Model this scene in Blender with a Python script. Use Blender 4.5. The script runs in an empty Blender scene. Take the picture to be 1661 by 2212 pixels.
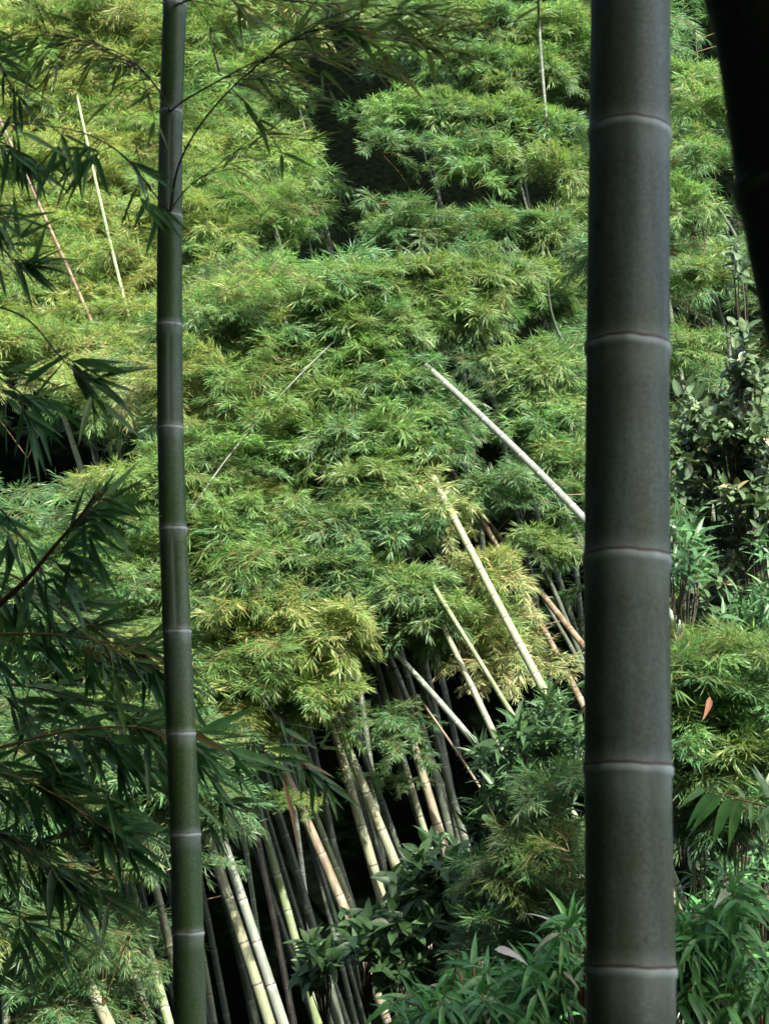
import bpy, math, random
import numpy as np
from mathutils import Vector, Matrix, noise
R = math.radians
sc = bpy.context.scene
col = sc.collection

# ------------------------------------------------------------------ camera
F = 3907.0; CXP, CYP = 830.5, 1106.0
PITCH = R(5.76)
CAMZ = 1.6
cam_d = bpy.data.cameras.new('camera'); cam = bpy.data.objects.new('camera', cam_d); col.objects.link(cam)
cam.location = (0, 0, CAMZ); cam.rotation_euler = (R(90) + PITCH, 0, 0)
cam_d.sensor_fit = 'HORIZONTAL'; cam_d.sensor_width = 24.0; cam_d.lens = F / 1661 * 24.0
cam_d.clip_start = 0.05; cam_d.clip_end = 500
cam_d.dof.use_dof = True; cam_d.dof.focus_distance = 15.5; cam_d.dof.aperture_fstop = 12
sc.camera = cam

# ------------------------------------------------------------------ sky and sun
SUN_EL, SUN_AZ = R(50), R(150)            # azimuth clockwise from +Y: behind the camera, to the right
w = bpy.data.worlds.new('World'); sc.world = w; w.use_nodes = True
nt = w.node_tree; nt.nodes.clear()
sky = nt.nodes.new('ShaderNodeTexSky'); sky.sky_type = 'NISHITA'; sky.sun_disc = False
sky.sun_elevation = SUN_EL; sky.sun_rotation = SUN_AZ; sky.altitude = 300; sky.dust_density = 5.0; sky.ozone_density = 0.3; sky.air_density = 0.8
bg = nt.nodes.new('ShaderNodeBackground'); bg.inputs[1].default_value = 0.15
wo = nt.nodes.new('ShaderNodeOutputWorld')
nt.links.new(sky.outputs[0], bg.inputs[0]); nt.links.new(bg.outputs[0], wo.inputs[0])
sun_d = bpy.data.lights.new('sun', 'SUN'); sun_d.energy = 4.6; sun_d.angle = R(0.5); sun_d.color = (1.0, 0.955, 0.87)
sun = bpy.data.objects.new('sun', sun_d); col.objects.link(sun)
SDIR = Vector((math.sin(SUN_AZ) * math.cos(SUN_EL), math.cos(SUN_AZ) * math.cos(SUN_EL), math.sin(SUN_EL)))
sun.rotation_euler = SDIR.to_track_quat('Z', 'Y').to_euler(); sun.location = (6, -6, 20)
sc.view_settings.view_transform = 'Standard'; sc.view_settings.look = 'None'
sc.view_settings.gamma = 1.0; sc.view_settings.exposure = 1.5
sc.cycles.max_bounces = 5; sc.cycles.diffuse_bounces = 3; sc.cycles.glossy_bounces = 2
sc.cycles.transmission_bounces = 3; sc.cycles.transparent_max_bounces = 4
sc.cycles.use_denoising = True

# ------------------------------------------------------------------ helpers
rng = random.Random(7)
def at(px, py, d):
    """a point of the place on the sight line of a pixel of the 1661 x 2212 view, at depth d"""
    u = (px - CXP) / F; v = (CYP - py) / F
    y = math.cos(PITCH) - v * math.sin(PITCH); z = math.sin(PITCH) + v * math.cos(PITCH)
    s = d / y
    return Vector((u * s, d, CAMZ + z * s))
def px_of(p):
    x, y, z = p[0], p[1], p[2] - CAMZ
    f = y * math.cos(PITCH) + z * math.sin(PITCH); up = -y * math.sin(PITCH) + z * math.cos(PITCH)
    return CXP + F * x / f, CYP - F * up / f
def sst(a, b, x):
    t = min(1, max(0, (x - a) / (b - a))); return t * t * (3 - 2 * t)
PROFILE = [(-60, 22), (-30, 9), (-10, 1.5), (0, 0), (4, -0.6), (8, -2.4), (12, -4.2), (17, -4.6), (22, -2.6), (28, 1.2), (34, 6), (42, 13), (60, 30), (110, 62)]
def ground_z(x, y):
    for (a, za), (b, zb) in zip(PROFILE, PROFILE[1:]):
        if y <= b:
            t = (y - a) / (b - a); break
    else:
        t = 1
    z = za + (zb - za) * max(0, t)
    z += 3.0 * sst(0.3, 3.6, x) * sst(2.5, 6, y) * (1 - sst(14, 22, y))
    z += 0.16 * noise.noise(Vector((x * .5, y * .5, 0))) + 0.5 * noise.noise(Vector((x * .12, y * .12, 3)))
    return z

class MB:
    def __init__(s): s.v = []; s.f = []; s.m = []; s.a = {}; s.smooth = False
    def attr(s, k, val, n):
        l = s.a.setdefault(k, []); l.extend([0.0] * (len(s.v) - n - len(l))); l.extend([val] * n if not isinstance(val, list) else val)
    def mesh(s, name, off=Vector((0, 0, 0)), smooth=False):
        me = bpy.data.meshes.new(name)
        me.from_pydata([(p[0] - off[0], p[1] - off[1], p[2] - off[2]) for p in s.v], [], s.f)
        if s.m: me.polygons.foreach_set('material_index', s.m + [0] * (len(s.f) - len(s.m)))
        for k, l in s.a.items():
            l = l + [0.0] * (len(s.v) - len(l))
            at_ = me.attributes.new(k, 'FLOAT', 'POINT'); at_.data.foreach_set('value', l)
        if smooth: me.polygons.foreach_set('use_smooth', [True] * len(me.polygons))
        me.update(); return me

def tag(o, label=None, cat=None, group=None, kind=None):
    if label: o['label'] = label
    if cat: o['category'] = cat
    if group: o['group'] = group
    if kind: o['kind'] = kind
    return o
def thing(name, loc, label, cat, group=None):
    o = bpy.data.objects.new(name, None); col.objects.link(o); o.location = loc; o.empty_display_size = .2
    return tag(o, label, cat, group)
def part(name, mesh, parent, mats=(), loc=None):
    o = bpy.data.objects.new(name, mesh); col.objects.link(o); o.parent = parent
    if loc is not None: o.location = loc
    for m in mats: mesh.materials.append(m)
    return o

def spline(pts, n=6):
    """Catmull-Rom through (vector, radius) pairs"""
    pts = list(pts); m = len(pts)
    if m < 3: return [(pts[0][0].lerp(pts[-1][0], k / n), pts[0][1] + (pts[-1][1] - pts[0][1]) * k / n) for k in range(n)] + [pts[-1]]
    h = [max(1e-6, (pts[i + 1][0] - pts[i][0]).length) for i in range(m - 1)]
    V = [(pts[i + 1][0] - pts[i][0]) / h[i] for i in range(m - 1)]; T = [V[0]]
    for i in range(1, m - 1): T.append((V[i - 1] * h[i] + V[i] * h[i - 1]) / (h[i] + h[i - 1]))
    T.append(V[-1]); out = []
    for i in range(m - 1):
        for k in range(n):
            t = k / n; t2 = t * t; t3 = t2 * t
            p = pts[i][0] * (2 * t3 - 3 * t2 + 1) + T[i] * (h[i] * (t3 - 2 * t2 + t)) + pts[i + 1][0] * (-2 * t3 + 3 * t2) + T[i + 1] * (h[i] * (t3 - t2))
            out.append((p, pts[i][1] + (pts[i + 1][1] - pts[i][1]) * t))
    out.append(pts[-1]); return out
def tube(mb, pts, sides=6, mat=0, cap=True):
    """pts: (vector, radius)"""
    up = Vector((0.31, 0.95, 0.05)).normalized(); base = len(mb.v); n = len(pts)
    for i, (p, r) in enumerate(pts):
        a = pts[max(0, i - 1)][0]; b = pts[min(n - 1, i + 1)][0]
        d = (b - a).normalized() if (b - a).length > 1e-9 else Vector((0, 0, 1))
        u = up - d * up.dot(d)
        if u.length < 1e-3: u = Vector((1, 0, 0)) - d * d.x
        u.normalize(); vv = d.cross(u)
        for k in range(sides):
            an = 2 * math.pi * k / sides
            mb.v.append(p + (u * math.cos(an) + vv * math.sin(an)) * r)
    for i in range(n - 1):
        for k in range(sides):
            k2 = (k + 1) % sides; a = base + i * sides
            mb.f.append((a + k, a + k2, a + sides + k2, a + sides + k)); mb.m.append(mat)
    if cap:
        mb.f.append(tuple(base + k for k in range(sides - 1, -1, -1))); mb.m.append(mat)
        mb.f.append(tuple(base + (n - 1) * sides + k for k in range(sides))); mb.m.append(mat)
def leaf2(mb, b, d, nrm, L, W, tint, mat=0, fold=0.12):
    """small far leaf: two folded triangles"""
    s = d.cross(nrm); 
    if s.length < 1e-4: s = Vector((1, 0, 0))
    s.normalize(); n2 = s.cross(d).normalized()
    i = len(mb.v)
    mb.v += [b, b + d * (L * .38) + s * (W / 2) - n2 * (W * fold), b + d * L - n2 * (L * .06), b + d * (L * .38) - s * (W / 2) - n2 * (W * fold)]
    mb.f += [(i, i + 1, i + 2), (i, i + 2, i + 3)]; mb.m += [mat, mat]
    mb.attr('tint', tint, 4)
def leafn(mb, b, d, nrm, L, W, tint, droop=0.4, shape='lance', nseg=6, mat=0, fold=0.18, twist=0.0):
    """near leaf: a folded, bent blade along a midrib"""
    s = d.cross(nrm)
    if s.length < 1e-4: s = Vector((1, 0, 0))
    s.normalize(); n = s.cross(d).normalized()
    i0 = len(mb.v); p = b.copy(); dd = d.copy(); step = L / nseg; uu = []
    for k in range(nseg + 1):
        t = k / nseg
        if shape == 'lance': wd = (min(1, t / .22) ** .6) * (1 - max(0, (t - .22) / .78) ** 1.35)
        elif shape == 'oval': wd = math.sin(math.pi * min(1, t ** .85)) ** .75
        else: wd = (math.sin(math.pi * t ** .7)) ** .9
        wd = max(wd, 0.02) * W / 2
        ss = (s * math.cos(twist * t) + n * math.sin(twist * t))
        nn = ss.cross(dd).normalized()
        mb.v += [p + ss * wd + nn * (wd * fold * 2), p.copy(), p - ss * wd + nn * (wd * fold * 2)]
        uu += [0.0, 1.0, 0.0]
        dd = (dd + Vector((0, 0, -1)) * (droop / nseg)).normalized(); n = ss.cross(dd).normalized() if abs(twist) < 1e-6 else n
        p = p + dd * step
    for k in range(nseg):
        a = i0 + 3 * k
        mb.f += [(a, a + 3, a + 4, a + 1), (a + 1, a + 4, a + 5, a + 2)]; mb.m += [mat, mat]
    mb.attr('tint', tint, 3 * (nseg + 1)); mb.attr('rib', uu, 3 * (nseg + 1))
def rv(r, s=1.0):
    while True:
        v = Vector((r.uniform(-1, 1), r.uniform(-1, 1), r.uniform(-1, 1)))
        if .1 < v.length < 1: return v.normalized() * s
def rot(v, ax, a): return Matrix.Rotation(a, 3, ax) @ v

# ------------------------------------------------------------------ materials
def new_mat(name):
    m = bpy.data.materials.new(name); m.use_nodes = True; t = m.node_tree; t.nodes.clear()
    return m, t, t.nodes.new('ShaderNodeOutputMaterial')
def N(t, k, **kw):
    n = t.nodes.new(k)
    for a, b in kw.items(): setattr(n, a, b)
    return n
def ramp(t, fac, stops):
    r = N(t, 'ShaderNodeValToRGB'); e = r.color_ramp.elements
    while len(e) < len(stops): e.new(0.5)
    for el, (p, c) in zip(e, stops): el.position = p; el.color = (*c, 1)
    t.links.new(fac, r.inputs[0]); return r.outputs[0]
def leaf_mat(name, stops, trans=0.3, rough=0.40, spec=0.55, tr_tint=(1.12, 1.18, 0.80), rib=None):
    m, t, out = new_mat(name); a = N(t, 'ShaderNodeAttribute', attribute_name='tint')
    c = ramp(t, a.outputs['Fac'], stops)
    oi = N(t, 'ShaderNodeObjectInfo')
    hs = N(t, 'ShaderNodeHueSaturation'); t.links.new(c, hs.inputs['Color'])
    mr = N(t, 'ShaderNodeMapRange'); mr.inputs[3].default_value = .480; mr.inputs[4].default_value = .520; t.links.new(oi.outputs['Random'], mr.inputs[0]); t.links.new(mr.outputs[0], hs.inputs['Hue'])
    mv = N(t, 'ShaderNodeMapRange'); mv.inputs[3].default_value = .85; mv.inputs[4].default_value = 1.15; t.links.new(oi.outputs['Random'], mv.inputs[0]); t.links.new(mv.outputs[0], hs.inputs['Value'])
    c = hs.outputs[0]
    if rib:
        ra = N(t, 'ShaderNodeAttribute', attribute_name='rib'); pw = N(t, 'ShaderNodeMath', operation='POWER'); pw.inputs[1].default_value = 10
        t.links.new(ra.outputs['Fac'], pw.inputs[0]); mu = N(t, 'ShaderNodeMath', operation='MULTIPLY'); mu.inputs[1].default_value = .55; t.links.new(pw.outputs[0], mu.inputs[0])
        mx = N(t, 'ShaderNodeMixRGB'); mx.inputs[2].default_value = (*rib, 1); t.links.new(mu.outputs[0], mx.inputs[0]); t.links.new(c, mx.inputs[1]); c = mx.outputs[0]
        tc = N(t, 'ShaderNodeTexCoord'); nz = N(t, 'ShaderNodeTexNoise'); nz.inputs['Scale'].default_value = 22; t.links.new(tc.outputs['Object'], nz.inputs[0])
        mz = N(t, 'ShaderNodeMapRange'); mz.inputs[1].default_value = .3; mz.inputs[2].default_value = .7; mz.inputs[3].default_value = .72; mz.inputs[4].default_value = 1.2; t.links.new(nz.outputs[0], mz.inputs[0])
        vm = N(t, 'ShaderNodeVectorMath', operation='SCALE'); t.links.new(c, vm.inputs[0]); t.links.new(mz.outputs[0], vm.inputs['Scale']); c = vm.outputs[0]
    p = N(t, 'ShaderNodeBsdfPrincipled'); p.inputs['Roughness'].default_value = rough; p.inputs['Specular IOR Level'].default_value = spec
    t.links.new(c, p.inputs['Base Color'])
    tr = N(t, 'ShaderNodeBsdfTranslucent'); ml = N(t, 'ShaderNodeMixRGB', blend_type='MULTIPLY'); ml.inputs[0].default_value = 1; ml.inputs[2].default_value = (*tr_tint, 1)
    t.links.new(c, ml.inputs[1]); t.links.new(ml.outputs[0], tr.inputs[0])
    mi = N(t, 'ShaderNodeMixShader'); mi.inputs[0].default_value = trans
    t.links.new(p.outputs[0], mi.inputs[1]); t.links.new(tr.outputs[0], mi.inputs[2]); t.links.new(mi.outputs[0], out.inputs[0]); return m
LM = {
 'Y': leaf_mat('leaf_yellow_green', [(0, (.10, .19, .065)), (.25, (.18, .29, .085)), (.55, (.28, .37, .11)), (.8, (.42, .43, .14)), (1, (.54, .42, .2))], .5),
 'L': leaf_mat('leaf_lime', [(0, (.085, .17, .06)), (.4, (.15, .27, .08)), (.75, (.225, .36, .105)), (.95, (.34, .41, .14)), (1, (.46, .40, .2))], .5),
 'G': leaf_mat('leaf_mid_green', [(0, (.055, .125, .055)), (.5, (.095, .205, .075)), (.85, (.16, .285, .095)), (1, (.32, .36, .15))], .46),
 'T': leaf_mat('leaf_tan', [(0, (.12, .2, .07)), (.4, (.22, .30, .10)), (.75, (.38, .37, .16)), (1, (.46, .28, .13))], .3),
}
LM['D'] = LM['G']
M_near = leaf_mat('leaf_deep_glossy', [(0, (.06, .15, .055)), (.5, (.10, .24, .075)), (.85, (.16, .33, .085)), (.98, (.2, .32, .08)), (1, (.3, .2, .07))], .32, .4, .4, rib=(.09, .16, .07))
M_olive = leaf_mat('leaf_olive_sunlit', [(0, (.12, .2, .05)), (.5, (.22, .32, .08)), (.85, (.34, .38, .10)), (1, (.45, .28, .12))], .5, .4, .4, rib=(.2, .22, .08))  # lightened colour stands in for sunlight the canopy keeps off these leaves
M_broad = leaf_mat('leaf_leathery', [(0, (.04, .075, .032)), (.5, (.08, .13, .058)), (.9, (.16, .22, .105)), (1, (.35, .28, .14))], .15, .4, .45, rib=(.14, .2, .1))
M_shrub = leaf_mat('leaf_shrub_dark', [(0, (.05, .11, .045)), (.6, (.085, .19, .07)), (1, (.14, .28, .095))], .28, .4, .4, rib=(.07, .14, .06))
M_lance = leaf_mat('leaf_shrub_bright', [(0, (.055, .18, .055)), (.5, (.09, .29, .08)), (.93, (.17, .41, .11)), (.97, (.4, .45, .36)), (1, (.45, .42, .33))], .3, .38, .45, rib=(.12, .24, .1))
M_dead = leaf_mat('dry_sheath', [(0, (.30, .14, .07)), (1, (.40, .27, .17))], .15, .6, .3, tr_tint=(1, .8, .6))
M_whiteleaf = leaf_mat('pale_underside_leaf', [(0, (.42, .46, .40)), (1, (.5, .52, .46))], .2, .5, .3, tr_tint=(1, 1, .9))

def bark_mat(name, c1, c2, rough=.8):
    m, t, out = new_mat(name); tc = N(t, 'ShaderNodeTexCoord'); nz = N(t, 'ShaderNodeTexNoise'); nz.inputs['Scale'].default_value = 14; nz.inputs['Detail'].default_value = 4
    t.links.new(tc.outputs['Object'], nz.inputs[0]); c = ramp(t, nz.outputs[0], [(.35, c1), (.65, c2)])
    p = N(t, 'ShaderNodeBsdfPrincipled'); p.inputs['Roughness'].default_value = rough; t.links.new(c, p.inputs['Base Color']); t.links.new(p.outputs[0], out.inputs[0]); return m
M_twig = bark_mat('twig', (.10, .09, .03), (.20, .13, .05), .6)
M_gold = bark_mat('golden_twig', (.26, .22, .07), (.34, .26, .10), .5)
M_dark_twig = bark_mat('dark_twig', (.03, .03, .015), (.07, .05, .03), .6)
M_bark = bark_mat('grey_bark', (.06, .05, .04), (.16, .13, .10))
M_redtwig = bark_mat('reddish_twig', (.14, .05, .03), (.2, .09, .05), .6)

def culm_mat(name, stops, wax=(.62, .66, .64), scar=(.10, .05, .035), blotch=(.2, .24, .12), rough=.42, waxmix=.9, streak=1.0, mottling=.5, scale=1.0, spec=.35, groove=(.35, .4, .36)):
    """bamboo wall: streaked base colour, waxy bloom below each node, brown scar line on it"""
    m, t, out = new_mat(name); tc = N(t, 'ShaderNodeTexCoord')
    mp = N(t, 'ShaderNodeMapping'); mp.inputs['Scale'].default_value = (26 * scale, 26 * scale, 1.1 * scale); t.links.new(tc.outputs['Object'], mp.inputs[0])
    n1 = N(t, 'ShaderNodeTexNoise'); n1.inputs['Scale'].default_value = 1; n1.inputs['Detail'].default_value = 5; t.links.new(mp.outputs[0], n1.inputs[0])
    mp2 = N(t, 'ShaderNodeMapping'); mp2.inputs['Scale'].default_value = (9 * scale, 9 * scale, 2.6 * scale); t.links.new(tc.outputs['Object'], mp2.inputs[0])
    n2 = N(t, 'ShaderNodeTexNoise'); n2.inputs['Scale'].default_value = 1; n2.inputs['Detail'].default_value = 6; n2.inputs['Roughness'].default_value = .62; t.links.new(mp2.outputs[0], n2.inputs[0])
    c = ramp(t, n1.outputs[0], stops)
    mr = N(t, 'ShaderNodeMapRange'); mr.inputs[1].default_value = .46; mr.inputs[2].default_value = .60; mr.inputs[4].default_value = mottling; t.links.new(n2.outputs[0], mr.inputs[0])
    mx = N(t, 'ShaderNodeMixRGB'); mx.inputs[2].default_value = (*blotch, 1); t.links.new(mr.outputs[0], mx.inputs[0]); t.links.new(c, mx.inputs[1])
    # fine pits and scratches
    n3 = N(t, 'ShaderNodeTexNoise'); n3.inputs['Scale'].default_value = 160 * scale; n3.inputs['Detail'].default_value = 3; t.links.new(tc.outputs['Object'], n3.inputs[0])
    m3 = N(t, 'ShaderNodeMapRange'); m3.inputs[1].default_value = .3; m3.inputs[2].default_value = .7; m3.inputs[3].default_value = .72; m3.inputs[4].default_value = 1.22; t.links.new(n3.outputs[0], m3.inputs[0])
    vm = N(t, 'ShaderNodeVectorMath', operation='SCALE'); t.links.new(mx.outputs[0], vm.inputs[0]); t.links.new(m3.outputs[0], vm.inputs['Scale'])
    cur = vm.outputs[0]
    for nm, cc, amt, nzk in (('groove', groove, .6, None), ('wax', wax, waxmix, n2), ('scar', scar, .95, None)):
        a = N(t, 'ShaderNodeAttribute', attribute_name=nm); f = a.outputs['Fac']
        mu = N(t, 'ShaderNodeMath', operation='MULTIPLY'); mu.inputs[1].default_value = amt; mu.use_clamp = True; t.links.new(f, mu.inputs[0]); f = mu.outputs[0]
        if nzk:
            k = N(t, 'ShaderNodeMapRange'); k.inputs[1].default_value = .3; k.inputs[2].default_value = .6; k.inputs[3].default_value = .55; k.inputs[4].default_value = 1.1; t.links.new(n1.outputs[0], k.inputs[0])
            m2 = N(t, 'ShaderNodeMath', operation='MULTIPLY'); m2.use_clamp = True; t.links.new(f, m2.inputs[0]); t.links.new(k.outputs[0], m2.inputs[1]); f = m2.outputs[0]
        x = N(t, 'ShaderNodeMixRGB'); x.inputs[2].default_value = (*cc, 1); t.links.new(f, x.inputs[0]); t.links.new(cur, x.inputs[1]); cur = x.outputs[0]
    p = N(t, 'ShaderNodeBsdfPrincipled'); p.inputs['Roughness'].default_value = rough; p.inputs['Specular IOR Level'].default_value = spec
    t.links.new(cur, p.inputs['Base Color'])
    bp = N(t, 'ShaderNodeBump'); bp.inputs['Strength'].default_value = .12; bp.inputs['Distance'].default_value = .002; t.links.new(n1.outputs[0], bp.inputs['Height']); t.links.new(bp.outputs[0], p.inputs['Normal'])
    t.links.new(p.outputs[0], out.inputs[0]); return m
CM = {
 'grey': culm_mat('culm_grey_green', [(.3, (.10, .135, .105)), (.5, (.155, .20, .16)), (.7, (.22, .27, .22))], blotch=(.125, .16, .085), scar=(.10, .045, .035), wax=(.60, .72, .64), rough=.5, mottling=.95, waxmix=1.0),
 'green': culm_mat('culm_deep_green', [(.3, (.04, .085, .026)), (.5, (.075, .14, .042)), (.7, (.125, .195, .075))], blotch=(.13, .18, .12), scar=(.13, .07, .05), wax=(.66, .78, .70), rough=.4, mottling=.6, waxmix=1),
 'black': culm_mat('culm_shadow_black', [(.3, (.03, .034, .024)), (.7, (.07, .075, .055))], blotch=(.02, .02, .015), scar=(.02, .012, .01), wax=(.22, .2, .17), rough=.6, mottling=.3),  # near-black base stands in for the shadow on the nearest culm
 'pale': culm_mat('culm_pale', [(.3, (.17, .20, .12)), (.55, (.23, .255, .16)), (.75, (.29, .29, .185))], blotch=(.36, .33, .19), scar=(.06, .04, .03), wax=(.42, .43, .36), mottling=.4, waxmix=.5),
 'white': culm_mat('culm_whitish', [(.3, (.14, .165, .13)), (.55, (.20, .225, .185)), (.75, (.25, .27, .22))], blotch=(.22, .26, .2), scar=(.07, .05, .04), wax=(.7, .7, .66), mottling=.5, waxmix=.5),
 'tan': culm_mat('culm_tan', [(.3, (.14, .11, .075)), (.55, (.20, .165, .115)), (.75, (.26, .215, .15))], blotch=(.30, .32, .2), scar=(.09, .06, .04), wax=(.5, .46, .38), mottling=.5, waxmix=.5),
 'brown': culm_mat('culm_brown', [(.3, (.10, .065, .04)), (.55, (.15, .105, .065)), (.75, (.21, .16, .10))], blotch=(.32, .27, .18), scar=(.06, .04, .03), wax=(.38, .32, .24), mottling=.5, waxmix=.5),
 'olive': culm_mat('culm_olive', [(.3, (.13, .19, .075)), (.55, (.19, .25, .11)), (.75, (.26, .30, .16))], blotch=(.3, .33, .22), scar=(.07, .06, .03), wax=(.55, .58, .5), mottling=.5, waxmix=.7),
 'dim': culm_mat('culm_shade_dim', [(.3, (.055, .075, .048)), (.6, (.08, .10, .068)), (.8, (.12, .13, .09))], blotch=(.14, .15, .11), scar=(.05, .04, .03), wax=(.3, .33, .29), mottling=.5, waxmix=.6),  # base colour darkened to carry the shade among the culms
}

# ------------------------------------------------------------------ ground
def build_ground():
    mb = MB(); xs = []; x = -70
    xs = [-90, -60, -40, -28] + [i * 1.0 - 20 for i in range(41)] + [28, 40, 60, 90]
    ys = [-60, -45, -32, -22] + [i * 1.0 - 15 for i in range(71)] + [62, 72, 85, 110]
    for y in ys:
        for x in xs: mb.v.append(Vector((x, y, ground_z(x, y))))
    nx = len(xs)
    for j in range(len(ys) - 1):
        for i in range(nx - 1): a = j * nx + i; mb.f.append((a, a + 1, a + nx + 1, a + nx))
    me = mb.mesh('hillside_ground', smooth=True)
    m, t, out = new_mat('leaf_litter_shade'); tc = N(t, 'ShaderNodeTexCoord'); nz = N(t, 'ShaderNodeTexNoise'); nz.inputs['Scale'].default_value = 6; nz.inputs['Detail'].default_value = 8
    t.links.new(tc.outputs['Object'], nz.inputs[0]); c = ramp(t, nz.outputs[0], [(.3, (.0006, .001, .0006)), (.6, (.0015, .0024, .0013)), (.8, (.004, .005, .0025))])  # litter taken near-black: shade of the foliage gaps is put into the colour
    p = N(t, 'ShaderNodeBsdfPrincipled'); p.inputs['Roughness'].default_value = .95; t.links.new(c, p.inputs['Base Color']); p.inputs['Specular IOR Level'].default_value = 0
    b = N(t, 'ShaderNodeBump'); b.inputs['Strength'].default_value = .6; t.links.new(nz.outputs[0], b.inputs['Height']); t.links.new(b.outputs[0], p.inputs['Normal']); t.links.new(p.outputs[0], out.inputs[0])
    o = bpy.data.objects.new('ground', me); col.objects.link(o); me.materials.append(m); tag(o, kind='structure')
build_ground()

# ------------------------------------------------------------------ bamboo culm
def culm_mesh(path, node_t, off, sides=14, detail=False, groove_side=None, groove_nodes=(), seed=0):
    """path: list of (Vector, radius) from top to bottom; node_t: arc lengths of nodes from the top.  Returns a mesh with wax/scar attributes."""
    pts = spline(path, 8); L = [0]
    for a, b in zip(pts, pts[1:]): L.append(L[-1] + (b[0] - a[0]).length)
    tot = L[-1]; rr = random.Random(seed)
    def ev(s):
        s = min(max(s, 0), tot); 
        for i in range(len(L) - 1):
            if s <= L[i + 1] or i == len(L) - 2:
                t = (s - L[i]) / max(1e-9, L[i + 1] - L[i]); return pts[i][0].lerp(pts[i + 1][0], t), pts[i][1] + (pts[i + 1][1] - pts[i][1]) * t
    rad = path[len(path) // 2][1]
    ss = {0.0: (0, 0, 1), tot: (0, 0, 1)}
    nd = [s for s in node_t if 0.02 < s < tot - 0.02]
    for i, s in enumerate(nd):
        r0 = ev(s)[1]
        if detail:
            prof = [(-.45, 0, 0, 1.0), (-.2, .0, .1, 1.005), (-.075, .15, .2, 1.02), (-.04, .5, .1, 1.03), (-.02, 1, 0, 1.045), (.0, 1, 0, 1.055), (.02, .35, .9, 1.04), (.05, 0, 1, 1.052), (.16, 0, 1, 1.045), (.21, 0, .55, 1.02), (.26, 0, .28, 1.005), (.55, 0, .14, .995), (1.2, 0, 0, .992)]
        else:
            prof = [(-.3, 0, 0, 1.0), (-.12, .6, .05, 1.03), (0, 1, .0, 1.07), (.12, .7, .5, 1.05), (.25, 0, .9, 1.03), (.7, 0, .35, 1.0), (1.2, 0, 0, 1.0)]
        for (o, sc_, wx, k) in prof:
            q = s + o * r0
            if 0 < q < tot: ss[round(q, 5)] = (sc_, wx, k)
    base_step = (tot / 60) if not detail else tot / 110
    keys = sorted(ss); extra = []
    for a, b in zip(keys, keys[1:]):
        n = int((b - a) / base_step)
        for k in range(1, n + 1): extra.append(a + (b - a) * k / (n + 1))
    for e in extra: ss[e] = (0, 0, 1)
    keys = sorted(ss)
    # attributes between node profiles: linear from neighbours is fine
    mb = MB(); W, S, G = [], [], []
    up = Vector((0.0, 1.0, 0.0))
    for idx, s in enumerate(keys):
        p, r = ev(s); a = ev(s - .01)[0]; b = ev(s + .01)[0]; d = (b - a).normalized()
        u = up - d * up.dot(d); u.normalize(); v = d.cross(u)
        sc_, wx, k = ss[s]
        for j in range(sides):
            an = 2 * math.pi * j / sides; dv = (u * math.cos(an) + v * math.sin(an)); g = 0; kk = k
            wob = 0
            if detail:
                wob = 0.006 * math.sin(an * 3 + s * 7) + .004 * math.sin(an * 5 - s * 4)
                if groove_side is not None:
                    for (g0, g1) in groove_nodes:
                        if g0 < s < g1:
                            da = (an - groove_side + math.pi) % (2 * math.pi) - math.pi
                            g = math.exp(-(da / .10) ** 2); kk -= .035 * math.exp(-(da / .22) ** 2)
            lift = Vector((0, 0, 0))
            if detail: lift = d * (r * (.05 * math.sin(an + 1.2 + seed) + .012 * math.sin(5 * an) + .008 * math.sin(11 * an + 1)))
            mb.v.append(p + dv * (r * (kk + wob)) + lift)
            W.append(min(1, wx * (.8 + .7 * noise.noise(dv * 4 + p * 9) + .3)) if wx else 0); S.append(sc_); G.append(g)
    n = len(keys)
    for i in range(n - 1):
        for j in range(sides):
            a = i * sides; j2 = (j + 1) % sides; mb.f.append((a + j, a + j2, a + sides + j2, a + sides + j))
    mb.f.append(tuple(range(sides))); mb.f.append(tuple((n - 1) * sides + j for j in range(sides - 1, -1, -1)))
    mb.a = {'wax': W, 'scar': S, 'groove': G}
    return mb.mesh('bamboo_culm', off, smooth=True)

def down_to_ground(p, d, r, lim=14):
    """extend a culm from p along d (downwards) until it is in the ground"""
    out = []; q = p.copy(); dd = d.normalized()
    for k in range(90):
        q = q + dd * .35; dd = (dd + Vector((0, 0, -1)) * .035).normalized()
        if k % 4 == 3 or q.z < ground_z(q.x, q.y) - .1: out.append((q.copy(), r))
        if q.z < ground_z(q.x, q.y) - .1: break
    return out

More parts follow.
